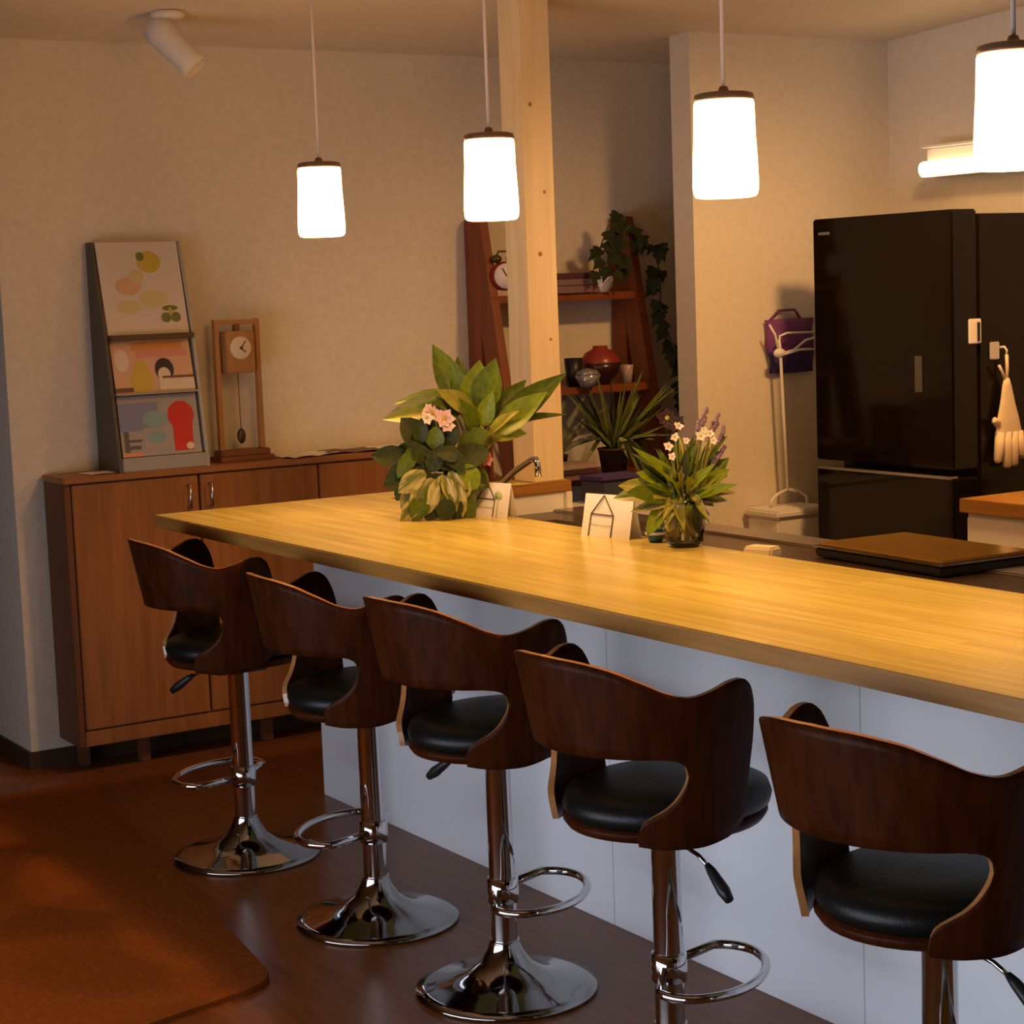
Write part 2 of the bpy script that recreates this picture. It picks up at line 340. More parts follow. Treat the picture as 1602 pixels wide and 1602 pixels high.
# brochure rack leaning on the wall
rack = thing('brochure_rack', 'grey three-tier brochure rack on the cabinet beside the clock', 'rack')
def side_poly(x_off=0): return [(-0.925, ZT), (-0.725, ZT), (-0.735, 1.10), (-0.80, 1.50), (-0.885, 1.80), (-0.925, 1.80)]
MX = Matrix(((1, 0, 0, 0), (0, 0, 1, 0), (0, 1, 0, 0), (0, 0, 0, 1)))     # (x, z) polygon extruded along y
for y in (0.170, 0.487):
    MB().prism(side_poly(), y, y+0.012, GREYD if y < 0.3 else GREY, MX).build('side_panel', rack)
def slab(b, x0, z0, x1, z1, y0, y1, th, m):
    d = Vector((x1-x0, z1-z0)).normalized(); n = Vector((-d.y, d.x))*th
    b.prism([(x0, z0), (x1, z1), (x1+n.x, z1+n.y), (x0+n.x, z0+n.y)], y0, y1, m, MX)
for x0, z0, x1, z1 in ((-0.815, 1.475, -0.892, 1.80), (-0.785, 1.28, -0.83, 1.47), (-0.755, 1.07, -0.79, 1.28)):
    b = MB(); slab(b, x0, z0, x1, z1, 0.183, 0.486, 0.006, GREY); b.build('back_plate', rack)
MB().box((-0.80, 0.183, 1.462), (-0.765, 0.486, 1.482), LEDGE, 0.003).build('shelf_lip', rack, 'dark brown shelf lip')
MB().box((-0.775, 0.183, 1.278), (-0.742, 0.486, 1.284), GREY).build('shelf_lip', rack)
MB().box((-0.90, 0.183, ZT), (-0.722, 0.486, 1.066), GREY, 0.003).build('base', rack)
def brochure(name, label, base, tilt, y0, wd, ht, cover, patches):
    """flat cover print: every patch is ink on the front of the booklet"""
    o = MB(); o.box((-0.004, 0, 0), (0.0, wd, ht), cover)
    for k, (poly, c) in enumerate(patches):
        i = o.mi(c); f = o.bm.faces.new([o.bm.verts.new((0.0006+0.00015*k, u*wd, v*ht)) for u, v in poly]); f.material_index = i
    ob = o.build(name); ob.location = (base[0], y0, base[1]); ob.rotation_euler = (0, -tilt, 0)
    return tag(ob, label, 'brochure', 'brochures in the rack')
def disc(cx, cy, rx, ry, n=14, a0=0.0, a1=2*PI): return [(cx+rx*math.cos(a0+(a1-a0)*k/(n-1 if a1-a0 < 6 else n)), cy+ry*math.sin(a0+(a1-a0)*k/(n-1 if a1-a0 < 6 else n))) for k in range(n)]
P_ = lambda n, c: mat('print_'+n, c, 0.55)
PW = P_('white', (0.62, 0.56, 0.50)); PY = P_('yellow', (0.55, 0.40, 0.06)); PYL = P_('pale_yellow', (0.58, 0.50, 0.24)); PG = P_('olive', (0.16, 0.17, 0.03)); PPK = P_('pink', (0.62, 0.26, 0.20)); PTN = P_('peach', (0.62, 0.38, 0.24)); PBK = P_('black', (0.03, 0.015, 0.015))
PBL = P_('blue', (0.20, 0.22, 0.36)); PTL = P_('teal', (0.20, 0.33, 0.34)); PRD = P_('red', (0.55, 0.02, 0.015)); PGR = P_('grey', (0.34, 0.31, 0.30)); PCR = P_('cream', (0.66, 0.56, 0.46)); PBR = P_('brown', (0.15, 0.07, 0.02)); POR = P_('orange', (0.62, 0.25, 0.06)); PGY = P_('dark_grey', (0.10, 0.09, 0.10))
brochure('brochure', 'white brochure with yellow blossom print in the rack top tier', (-0.803, 1.482), math.atan2(0.077, 0.325), 0.186, 0.296, 0.325, PW,
         [(disc(0.62, 0.78, 0.15, 0.12), PY), (disc(0.52, 0.84, 0.05, 0.05), PG), (disc(0.33, 0.52, 0.16, 0.10), PTN), (disc(0.62, 0.38, 0.18, 0.09), PYL), (disc(0.30, 0.30, 0.15, 0.07), PYL), (disc(0.44, 0.62, 0.09, 0.08), PYL),
          ([(0, 0.02), (1, 0.02), (1, 0.12), (0, 0.12)], PCR), (disc(0.74, 0.17, 0.06, 0.055), PG), (disc(0.86, 0.17, 0.06, 0.055), PG), (disc(0.80, 0.27, 0.10, 0.03), PG), (disc(0.8, 0.23, 0.02, 0.05), PY)])
brochure('magazine', 'pink and orange magazine with dark-haired figure in the rack middle tier', (-0.766, 1.284), math.atan2(0.045, 0.19), 0.190, 0.288, 0.183, PTN,
         [([(0, 0.62), (1, 0.62), (1, 1), (0, 1)], PTN), ([(0.30, 0.66), (0.95, 0.66), (0.95, 0.80), (0.30, 0.80)], PPK), ([(0.25, 0.80), (0.9, 0.80), (0.9, 0.95), (0.25, 0.95)], POR), (disc(0.12, 0.62, 0.09, 0.22), PCR), (disc(0.34, 0.22, 0.14, 0.26), PY), (disc(0.34, 0.50, 0.08, 0.12), PY),
          (disc(0.64, 0.42, 0.12, 0.22), PBK), (disc(0.63, 0.32, 0.08, 0.14), PCR), ([(0.55, 0.02), (1, 0.02), (1, 0.24), (0.55, 0.24)], PCR), ([(0, 0.02), (0.22, 0.02), (0.22, 0.10), (0, 0.10)], PBR), ([(0.6, 0.25), (1, 0.25), (1, 0.29), (0.6, 0.29)], PBR)])
brochure('magazine', 'blue magazine with a big red shape in the rack bottom tier', (-0.738, 1.068), math.atan2(0.035, 0.21), 0.190, 0.288, 0.208, PGR,
         [([(0, 0.42), (0.5, 0.42), (0.5, 0.88), (0, 0.88)], PBL), (disc(0.45, 0.60, 0.16, 0.14), PTL), (disc(0.78, 0.64, 0.17, 0.24), PRD), ([(0.66, 0.05), (0.90, 0.05), (0.92, 0.60), (0.66, 0.60)], PRD), ([(0.28, 0.08), (0.66, 0.08), (0.66, 0.46), (0.28, 0.46)], PGR),
          (disc(0.45, 0.30, 0.12, 0.10), PTL), ([(0.04, 0.06), (0.10, 0.06), (0.10, 0.42), (0.04, 0.42)], PGY), ([(0.04, 0.12), (0.24, 0.12), (0.24, 0.18), (0.04, 0.18)], PGY), ([(0.10, 0.24), (0.26, 0.24), (0.26, 0.28), (0.10, 0.28)], PGY), (disc(0.86, 0.12, 0.05, 0.06), PCR), ([(0.0, 0.0), (0.25, 0.0), (0.25, 0.07), (0, 0.07)], PPK)])

# pendulum clock in an open wooden frame
clk = thing('pendulum_clock', 'wooden open-frame pendulum clock on the cabinet beside the brochure rack', 'clock')
XC = -0.83
for y in (0.582, 0.738):
    MB().box((XC-0.012, y, 1.058), (XC+0.012, y+0.018, 1.52), OAK, 0.002).build('post', clk)
MB().box((XC-0.010, 0.598, 1.500), (XC+0.010, 0.740, 1.518), OAK, 0.002).build('top_bar', clk)
MB().box((XC-0.05, 0.565, ZT), (XC+0.05, 0.775, 1.036), OAKD, 0.003).box((XC-0.035, 0.575, 1.036), (XC+0.035, 0.765, 1.058), OAKD, 0.003).build('base', clk)
cb = MB().box((XC-0.03, 0.612, 1.330), (XC+0.035, 0.724, 1.478), OAK, 0.004).build('clock_case', clk)
MR = Matrix.Rotation(PI/2, 4, 'Y')
MB().lathe([(0.0, 0), (0.041, 0), (0.041, 0.004), (0.036, 0.006), (0, 0.006)], DIAL, 28, Matrix.Translation((XC+0.035, 0.668, 1.418)) @ MR, False).build('dial', cb)
b = MB()
for a, L in ((0.6, 0.030), (2.3, 0.022)):
    b.tube([(XC+0.043, 0.668, 1.418), (XC+0.043, 0.668+L*math.sin(a), 1.418+L*math.cos(a))], 0.0018, BRONZE, 6)
b.ball((XC+0.043, 0.668, 1.418), 0.006, BRONZE, 8); b.build('hands', cb)
MB().box((XC-0.008, 0.660, 1.478), (XC+0.014, 0.678, 1.502), OAKD).build('hanger', clk)
pn = MB().tube([(XC, 0.668, 1.335), (XC, 0.670, 1.13)], 0.0016, BRONZE, 6).build('pendulum_rod', clk)
MB().ball((XC, 0.670, 1.105), (0.012, 0.016, 0.028), BRONZE).build('pendulum_bob', pn)

# ------------------------------------------------------------------ the bar counter
bar = thing('bar_counter', 'long bamboo-topped bar counter with white front and a narrow arm', 'counter')
BX1 = 5.2
def ltop():
    b = MB(); poly = [(0, 0), (BX1, 0), (BX1, 0.713), (0.172, 0.713), (0.172, 1.41), (0, 1.41)]
    b.prism(poly, 0.912, 0.95, STAVE, bev=0.003)
    ie = b.mi(STAVEE); b.bm.normal_update()
    for f in b.bm.faces:
        if abs(f.normal.z) < 0.5: f.material_index = ie
    return b.build('countertop', bar)
ltop()
XS = [0.028, 1.646, 2.556, 3.466, 4.376, BX1-0.03]
for x0, x1 in zip(XS, XS[1:]):
    MB().box((x0, 0.512, 0.0), (x1-0.0015, 0.530, 0.912), WHITEP, 0.0008).build('front_panel', bar)
MB().box((0.028, 0.530, 0.0), (0.046, 0.713, 0.912), WHITEP).build('end_panel', bar)
MB().box((0.01, 0.713, 0.0), (0.165, 1.40, 0.912), WHITE).build('half_wall', bar)
MB().box((0.150, 1.385, 0.70), (0.176, 1.408, 0.912), WHITE, 0.001).build('corner_trim', bar)

# ------------------------------------------------------------------ kitchen units behind the bar
ku = thing('sink_unit', 'kitchen sink unit with dark worktop and steel rim behind the bar', 'kitchen unit')
b = MB(); b.box((0.17, 0.74, 0.0), (BX1, 1.30, 0.815), WHITE); b.build('base_cabinet', ku)
# worktop with an opening over the basin
b = MB()
b.box((0.17, 0.732, 0.815), (0.36, 1.33, 0.85), DSTEEL); b.box((0.98, 0.732, 0.815), (BX1, 1.33, 0.85), DSTEEL)
b.box((0.36, 0.732, 0.815), (0.98, 0.80, 0.85), DSTEEL); b.box((0.36, 1.22, 0.815), (0.98, 1.33, 0.85), DSTEEL)
b.build('worktop', ku)
MB().box((0.17, 1.33, 0.80), (BX1, 1.45, 0.858), STEEL, 0.004).build('rear_rim', ku)
b = MB(); t_ = 0.004; x0, x1, y0, y1, z0, z1 = 0.36, 0.98, 0.80, 1.22, 0.816, 0.851
b.box((x0, y0, z0), (x1, y1, z0+t_), STEEL); b.box((x0, y0, z0), (x0+t_, y1, z1), STEEL); b.box((x1-t_, y0, z0), (x1, y1, z1), STEEL); b.box((x0, y0, z0), (x1, y0+t_, z1), STEEL); b.box((x0, y1-t_, z0), (x1, y1, z1), STEEL)
b.build('basin', ku)
fc = thing('faucet', 'slanted chrome faucet in front of the pine post', 'faucet', (0.24, 1.07, 0.85))
MB().lathe([(0.028, 0), (0.028, 0.01), (0.018, 0.02), (0.018, 0.09), (0.012, 0.10)], CHROME, 20).build('body', fc)
MB().tube([(0, 0, 0.085), (0.05, -0.005, 0.125), (0.16, -0.02, 0.175), (0.27, -0.03, 0.215), (0.295, -0.033, 0.217), (0.308, -0.035, 0.205), (0.310, -0.035, 0.165)], 0.010, CHROME, 12).build('spout', fc)
MB().tube([(0, 0, 0.10), (-0.02, -0.04, 0.13)], 0.006, CHROME, 8).build('lever', fc)
sp = MB().box((-0.045, -0.028, 0), (0.045, 0.028, 0.03), CREAMF, 0.006).build('sponge'); sp.location = (1.50, 1.13, 0.85); sp.rotation_euler = (0, 0, 0.3)
tag(sp, 'cream sponge lying on the dark worktop behind the bar', 'sponge')
ck = thing('cooktop', 'flat cooktop with chrome edge on the worktop, brown wall reflection painted on its glass', 'cooktop', (1.87, 1.355, 0.85), -0.06)
MB().box((-0.25, -0.155, 0.004), (0.25, 0.155, 0.030), BLACKP, 0.006).build('body', ck)
MB().box((-0.252, -0.157, 0.030), (0.252, 0.157, 0.034), CHROME, 0.0015).build('trim', ck, 'chrome edge trim')
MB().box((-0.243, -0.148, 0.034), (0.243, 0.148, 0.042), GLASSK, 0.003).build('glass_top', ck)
for x in (-0.22, 0.22):
    for y in (-0.13, 0.13): MB().lathe([(0.012, 0), (0.012, 0.005)], BLACKP, 10, Matrix.Translation((x, y, 0))).build('foot', ck)

bc = thing('back_counter', 'white kitchen cabinet with wooden top right of the refrigerator', 'cabinet')
MB().box((1.0, 2.40, 0.0), (2.9, 2.95, 0.815), WHITE, 0.003).build('body', bc)
MB().box((0.985, 2.375, 0.815), (2.92, 2.97, 0.86), STAVEE, 0.003).build('top', bc)
for k in range(3):
    MB().box((1.01+0.63*k, 2.385, 0.10), (1.63+0.63*k, 2.40, 0.80), WHITE, 0.003).build('door', bc)
o = MB().box((-0.10, -0.07, 0), (0.10, 0.07, 0.022), PAPER, 0.004).build('paper_pad'); o.location = (1.22, 2.62, 0.86); o.rotation_euler = (0, 0, 0.5)
tag(o, 'cream paper pad on the wooden top by the refrigerator', 'paper')

# refrigerator
fr = thing('refrigerator', 'glossy black two-tone refrigerator against the cream kitchen wall', 'refrigerator')
FX0, FX1, FY = 0.08, 0.78, 2.56
MB().box((FX0+0.005, FY+0.125, 0.04), (FX1-0.002, 3.27, 1.785), FRIDGEB, 0.006).build('body', fr)
MB().box((FX0+0.03, FY+0.16, 0.0), (FX1-0.03, 3.24, 0.05), BLACKP).build('plinth', fr)
d = MB().box((FX0, FY, 0.925), (FX1, FY+0.118, 1.80), FRIDGE, 0.006).build('door', fr)
MB().box((0.60, FY-0.003, 1.185), (0.635, FY, 1.31), mat('rectangle_grey', (0.10, 0.09, 0.08), 0.15), 0.001).build('grey_rectangle', d)  # small grey rectangle on the door front
MB().box((0.115, FY-0.0015, 1.742), (0.175, FY+0.001, 1.752), SILVER).build('badge', d)
for z0, z1 in ((0.50, 0.895), (0.07, 0.49)):
    dr = MB().box((FX0, FY, z0), (FX1, FY+0.118, z1), FRIDGE, 0.006).build('drawer', fr)
    MB().box((FX0+0.01, FY-0.004, z1-0.004), (FX1-0.01, FY+0.03, z1+0.006), SILVER, 0.002).build('handle', dr)
cl = thing('magnet_clip', 'white rectangular magnet clip on the refrigerator side', 'clip', (FX1-0.002, 2.66, 1.39))
MB().box((0, -0.028, -0.042), (0.010, 0.028, 0.042), CERAM, 0.003).build('plate', cl)
MB().box((0.010, 0.006, -0.034), (0.016, 0.016, 0.030), BLACKP, 0.001).build('clip_arm', cl)
hk = thing('magnet_hook', 'small grey magnet hook on the refrigerator side above the glove', 'hook', (FX1-0.002, 2.752, 1.32))
MB().box((0, -0.020, -0.030), (0.012, 0.020, 0.030), mat('grey_plastic', (0.55, 0.50, 0.48), 0.5), 0.003).build('plate', hk)
MB().tube([(0.010, 0.022, 0.01), (0.022, 0.030, 0.012), (0.030, 0.034, 0.0), (0.026, 0.036, -0.012)], 0.004, CERAM, 8).build('hook_arm', hk)
gl = thing('rubber_glove', 'cream rubber glove hanging fingers down on the refrigerator side', 'glove', (FX1+0.026, 2.785, 1.26))
MB().tube([(0, 0.0, -0.05), (0.0, 0.004, 0.0), (0.004, -0.002, 0.045)], 0.006, GLOVE, 8).tube([(0, 0.0, -0.05), (0.0, -0.022, -0.01), (0, -0.035, 0.01)], 0.005, GLOVE, 8).build('hanging_loop', gl)
b = MB(); rings = []
for z, hw, th in ((-0.035, 0.010, 0.008), (-0.06, 0.020, 0.010), (-0.12, 0.034, 0.013), (-0.17, 0.050, 0.015), (-0.22, 0.062, 0.016), (-0.245, 0.060, 0.013)):
    rings.append([b.bm.verts.new((th*math.sin(2*PI*k/16), 0.004*(-z/0.1) + hw*math.cos(2*PI*k/16), z)) for k in range(16)])
gi = b.mi(GLOVE)
for A, B in zip(rings, rings[1:]):
    for k in range(16): f = b.bm.faces.new((A[k], A[(k+1) % 16], B[(k+1) % 16], B[k])); f.material_index = gi; f.smooth = True
b.bm.faces.new(rings[0]); b.bm.faces.new(rings[-1][::-1])
b.build('palm', gl)
for y0, y1, z1, r in ((-0.042, -0.058, -0.315, 0.013), (-0.014, -0.014, -0.335, 0.0145), (0.016, 0.018, -0.33, 0.0145), (0.046, 0.056, -0.30, 0.0125)):
    MB().tube([(0, y0+0.01, -0.22), (0.003, (y0+y1)/2+0.01, -0.27), (0.004, y1+0.01, z1), (0.004, y1+0.01, z1-0.008)], [r*1.35, r*1.3, r*1.1, r*0.55], GLOVE, 10).build('finger', gl)
MB().tube([(0, -0.045, -0.19), (0.004, -0.062, -0.175), (0.006, -0.070, -0.185)], [0.014, 0.011, 0.006], GLOVE, 10).build('thumb', gl)
tw = MB().prism([(0, -0.03), (0.012, -0.03), (0.016, 0.0), (0.010, 0.03), (0, 0.03)], -0.06, 0.0, mat('grey_rag', (0.26, 0.24, 0.23), 0.9), None, 0.003).build('grey_cloth'); tw.location = (FX1, 2.895, 1.0)
tag(tw, 'small grey cloth on the refrigerator side beside the glove', 'cloth')

# lit kitchen lamp on the wall over the refrigerator
kl = thing('kitchen_wall_lamp', 'long lit wall lamp above the refrigerator', 'lamp')
MB().box((0.03, 3.18, 1.955), (2.6, 3.30, 2.065), LAMPW, 0.006).build('housing', kl)
MB().box((0.024, 3.155, 2.064), (2.606, 3.30, 2.074), WHITEM, 0.002).build('top_plate', kl)
MB().box((0.020, 3.150, 1.955), (0.034, 3.30, 2.0), WHITEM, 0.002).build('end_cap', kl)
MB().tube([(0.035, 3.162, 1.985), (2.6, 3.162, 1.985)], 0.030, TUBE, 14).build('lit_tube', kl)

# purple bag on the kitchen wall, white stand, white bin
bg = thing('purple_bag', 'purple and navy cloth bag hanging on the wall beside the refrigerator', 'bag')
b = MB(); n = 10; ii, jj = b.mi(PURPLE), b.mi(NAVY); fr_ = []
for v in range(n+1):
    z = 1.435 - 0.205*v/n; row = []
    for u in range(n+1):
        y = 2.628 + 0.235*u/n + (0.025*v/n if u == 0 else 0)
        row.append(b.bm.verts.new((-0.298 + 0.012 + 0.040*math.sin(PI*u/n)*math.sin(PI*(0.15+0.85*v/n)) + 0.006*math.sin(u*2.1+v), y, z)))
    fr_.append(row)
for v in range(n):
    for u in range(n):
        f = b.bm.faces.new((fr_[v][u], fr_[v][u+1], fr_[v+1][u+1], fr_[v+1][u])); f.material_index = ii if v < 6 else jj; f.smooth = True
o = b.build('cloth_body', bg); md = o.modifiers.new('thickness', 'SOLIDIFY'); md.thickness = 0.008
MB().tube([(-0.296, 2.66, 1.43), (-0.285, 2.70, 1.47), (-0.285, 2.78, 1.47), (-0.296, 2.82, 1.43)], 0.005, PURPLE, 8).build('strap', bg)
st = thing('drying_stand', 'slim white wire stand with arms in front of the purple bag', 'stand', (-0.20, 2.645, 0.72))
MB().tube([(0, 0.012, 0.06), (0, -0.002, 0.35), (0, -0.012, 0.60), (0, -0.018, 0.64)], 0.006, WHITEM, 10).build('pole', st)
for pts in ([(0, -0.018, 0.62), (0, -0.012, 0.655), (0.01, 0.015, 0.665), (0.02, 0.17, 0.662)], [(0, -0.02, 0.60), (0, -0.035, 0.66), (-0.01, -0.055, 0.70)],
            [(0, -0.016, 0.585), (0.02, 0.04, 0.60), (0.03, 0.09, 0.635), (0.03, 0.165, 0.645)], [(0, -0.014, 0.58), (0.03, 0.06, 0.60), (0.035, 0.16, 0.598)]):
    MB().tube(pts, 0.0045, WHITEM, 8).build('arm', st)
MB().ball((0, -0.016, 0.59), (0.016, 0.028, 0.018), WHITEM).build('joint', st)
for pts in ([(0, 0.012, 0.065), (0.0, 0.07, 0.055), (0.0, 0.105, 0.03), (0.0, 0.108, 0.005)], [(0, 0.012, 0.065), (0.0, -0.04, 0.05), (0.0, -0.07, 0.03), (0.0, -0.075, 0.005)]):
    MB().tube(pts, 0.006, WHITEM, 8).build('foot', st)
bn = thing('white_bin', 'white lidded box bin under the white stand', 'bin')
MB().box((-0.275, 2.515, 0.0), (-0.09, 2.775, 0.69), WHITE, 0.008).build('body', bn)
MB().box((-0.285, 2.505, 0.69), (-0.08, 2.785, 0.72), WHITE, 0.008).build('lid', bn)
lw = thing('white_low_cabinet', 'white low cabinet in the alcove behind the countertop arm', 'cabinet')
MB().box((-0.385, 1.62, 0.05), (-0.18, 2.27, 0.785), WHITE, 0.003).build('body', lw)
MB().box((-0.39, 1.61, 0.785), (-0.17, 2.28, 0.80), WHITE, 0.002).build('top', lw)
MB().box((-0.37, 1.64, 0.0), (-0.20, 2.25, 0.05), BLACKP).build('plinth', lw)
# ------------------------------------------------------------------ red-brown ladder shelf in the alcove, with its things
ls = thing('ladder_shelf', 'red-brown wooden ladder shelf in the alcove behind the pine post', 'shelf')
LY0, LY1 = 1.70, 2.38
def legx(z): return -0.84 + (1.86-z)/1.86*0.39
for y in (LY0, LY1):
    MB().box((-0.930, y-0.016, 0.0), (-0.825, y+0.016, 1.86), REDWOOD, 0.003).build('back_leg', ls)
    MB().prism([(legx(1.86)-0.075, 1.86), (legx(1.86)+0.03, 1.86), (legx(0)+0.03, 0.0), (legx(0)-0.075, 0.0)], y-0.018, y+0.018, REDWOOD, MX).build('front_leg', ls)
for z in (1.565, 1.205, 0.86, 0.45):
    MB().box((-0.928, LY0-0.012, z-0.03), (legx(z)+0.034, LY1+0.012, z), REDWOOD, 0.003).build('shelf_board', ls)
ac = thing('alarm_clock', 'red twin-bell alarm clock with white dial on the upper alcove shelf', 'clock', (-0.755, 1.752, 1.565), -0.25)
MB().lathe([(0.0, -0.03), (0.045, -0.03), (0.055, -0.02), (0.055, 0.02), (0.050, 0.026)], REDC, 28, Matrix.Translation((0, 0, 0.075)) @ MR, False).build('case', ac)
MB().lathe([(0.0, 0.022), (0.048, 0.022), (0.048, 0.027), (0, 0.027)], mat('dial_white', (0.75, 0.66, 0.62), 0.5), 28, Matrix.Translation((0, 0, 0.075)) @ MR, False).build('dial', ac)
b = MB()
for a, L in ((-0.5, 0.034), (1.1, 0.024)): b.tube([(0.029, 0, 0.075), (0.029, L*math.sin(a), 0.075+L*math.cos(a))], 0.002, BLACKP, 6)
b.build('hands', ac)
for y in (-0.03, 0.03):
    MB().ball((0, y, 0.140), (0.020, 0.022, 0.016), BRONZE).build('bell', ac)
    MB().tube([(0, y*1.0, 0.03), (0, y*1.5, 0.0)], 0.005, BRONZE, 8).build('foot', ac)
MB().tube([(0, -0.03, 0.15), (0, -0.02, 0.168), (0, 0.02, 0.168), (0, 0.03, 0.15)], 0.004, BRONZE, 8).build('carry_handle', ac)
for z0, h, x, c, lb, rz in ((0, 0.030, -0.80, MAUVE, 'grey-mauve book lying lowest on the upper alcove shelf', 0.02), (0.030, 0.026, -0.80, MAUVE, 'mauve book lying in the middle of the shelf stack', -0.03), (0.056, 0.022, -0.805, PLUM, 'dark plum box lying topmost on the shelf book stack', 0.03)):
    bk = thing('book' if c is not PLUM else 'flat_box', lb, 'book' if c is not PLUM else 'box', (x, 2.07, 1.565+z0), rz)
    if c is PLUM:
        MB().box((-0.07, -0.105, 0), (0.07, 0.105, h), c, 0.002).build('lid', bk)
    else:
        MB().box((-0.069, -0.098, 0.003), (0.064, 0.098, h-0.003), PAPER).build('pages', bk)
        MB().box((-0.07, -0.10, 0), (0.07, 0.10, 0.003), c).box((-0.07, -0.10, h-0.003), (0.07, 0.10, h), c).box((0.065, -0.10, 0), (0.07, 0.10, h), c).build('cover', bk)
cup = thing('black_cup', 'black cup on the middle alcove shelf beside the post', 'cup', (-0.72, 2.03, 1.205))
MB().lathe([(0.0, 0), (0.028, 0), (0.036, 0.11), (0.031, 0.11), (0.024, 0.01), (0, 0.01)], BLACKP, 20, None, False).build('body', cup)
dish = thing('glass_dish', 'grey glass dish shining at the front of the middle alcove shelf', 'dish', (-0.645, 2.045, 1.205))
MB().lathe([(0.0, 0), (0.03, 0), (0.052, 0.045), (0.048, 0.046), (0.028, 0.006), (0, 0.006)], mat('grey_glass', (0.34, 0.33, 0.36), 0.1, metal=0.5), 24, None, False).build('bowl', dish)
MB().lathe([(0.034, 0.046), (0.050, 0.047), (0.038, 0.062), (0.010, 0.070), (0.0, 0.072)], mat('grey_glass', (0.3, 0.3, 0.33), 0.1), 24, None, False).build('lid', dish)
rb = thing('lacquer_bowl', 'dark lacquer bowl with red lid on the middle alcove shelf', 'bowl', (-0.73, 2.165, 1.205))
MB().lathe([(0.0, 0), (0.035, 0), (0.040, 0.012), (0.075, 0.05), (0.082, 0.085), (0.076, 0.086), (0.0, 0.04)], mat('dark_lacquer', (0.035, 0.012, 0.015), 0.25), 28, None, False).build('bowl', rb)
MB().lathe([(0.080, 0.086), (0.078, 0.098), (0.060, 0.125), (0.030, 0.14), (0.028, 0.152), (0.0, 0.152)], mat('red_lacquer', (0.22, 0.035, 0.025), 0.3), 28, None, False).build('lid', rb)
wc = thing('small_white_cup', 'small whitish cup beside the shelf leg on the middle shelf', 'cup', (-0.72, 2.285, 1.205))
MB().lathe([(0.0, 0), (0.018, 0), (0.026, 0.07), (0.023, 0.072), (0.016, 0.01), (0, 0.01)], mat('cup_grey_white', (0.42, 0.34, 0.34), 0.3), 18, None, False).build('body', wc)

# --- leaves
def leaf_mesh(name, m, n=7, prof='oval', fold=0.18, arch=0.25, tw=0.0):
    """unit leaf: runs 0..1 along +Z, half-width up to 0.5 along X, bends towards +Y"""
    b = MB(); i = b.mi(m); rows = []
    for k in range(n+1):
        t = k/n
        if prof == 'oval': wd = 0.5*math.sin(PI*min(1, t*0.93+0.05))**0.75
        elif prof == 'lance': wd = 0.5*(math.sin(PI*t**0.8)**0.9 if 0 < t < 1 else 0.0)
        elif prof == 'blade': wd = 0.5*(1-t**2.2)*(0.6+0.4*min(1, t*4))
        else: wd = 0.5*[0.55, 1.0, 0.72, 0.95, 0.45, 0.30, 0.12, 0.0][k*7//n]
        if k == n: wd = 0.012
        y = arch*(t**1.6); z = t - arch*0.35*t*t
        a = tw*t
        rows.append([b.bm.verts.new((s*wd*math.cos(a), y + fold*wd*abs(s) + s*wd*math.sin(a), z)) for s in (-1, -0.5, 0, 0.5, 1)])
    for A, B in zip(rows, rows[1:]):
        for k in range(4):
            f = b.bm.faces.new((A[k], A[k+1], B[k+1], B[k])); f.material_index = i; f.smooth = True
    return b.mesh(name)
VIEW = Vector((0.849, -0.528, 0))      # horizontal direction in which the plants lean towards the room
RT = Vector((0.528, 0.849, 0)); UP = Vector((0, 0, 1))
def loc(u, v, d=0.0): return RT*u + UP*v + VIEW*d
def leaf(name, mesh, parent, a, c, width, face=None, roll=0.0):
    a, c = Vector(a), Vector(c); z = c-a; L = z.length; z.normalize()
    f = Vector(face) if face is not None else VIEW + 0.7*UP
    y = f - z*f.dot(z)
    if y.length < 1e-3: y = VIEW
    y.normalize(); x = y.cross(z)
    M = Matrix(((x.x, y.x, z.x, a.x), (x.y, y.y, z.y, a.y), (x.z, y.z, z.z, a.z), (0, 0, 0, 1)))
    return inst(name, mesh, parent, M @ Matrix.Rotation(roll, 4, 'Z') @ Matrix.Diagonal((width, L, L, 1)))
ME = {}
for nm, m in (('a', LEAFA), ('b', LEAFB), ('d', LEAFD), ('v', LEAFV), ('y', LEAFY)):
    ME['oval_'+nm] = leaf_mesh('leaf', m, arch=-0.22); ME['lance_'+nm] = leaf_mesh('leaf', m, prof='lance', arch=-0.18)
ME['blade_s'] = leaf_mesh('leaf', LEAFS, prof='blade', arch=-0.35); ME['blade_g'] = leaf_mesh('leaf', LEAFG, prof='blade', arch=-0.4); ME['blade_d'] = leaf_mesh('leaf', LEAFD, prof='blade', arch=-0.3)
ME['ivy'] = leaf_mesh('leaf', LEAFI, n=7, prof='ivy', arch=-0.15)

# --- ivy in a white bowl on the upper shelf, trailing down the right leg
iv = thing('trailing_ivy', 'dark ivy in a white bowl trailing down the ladder shelf', 'plant', (-0.755, 2.20, 1.565))
MB().lathe([(0.0, 0), (0.026, 0), (0.046, 0.035), (0.055, 0.062), (0.050, 0.062), (0.036, 0.03), (0, 0.02)], CERAM, 24, None, False).build('bowl', iv)
MB().lathe([(0.0, 0.050), (0.047, 0.052)], SOIL, 20, None, False).build('soil', iv)
O = Vector((-0.755, 2.20, 1.565))
vine = [(-0.75, 2.21, 1.62), (-0.70, 2.25, 1.78), (-0.69, 2.30, 1.82), (-0.68, 2.36, 1.76), (-0.67, 2.41, 1.70), (-0.66, 2.415, 1.60), (-0.65, 2.405, 1.50), (-0.63, 2.41, 1.42), (-0.61, 2.43, 1.35), (-0.60, 2.46, 1.28), (-0.59, 2.45, 1.20), (-0.58, 2.43, 1.13)]
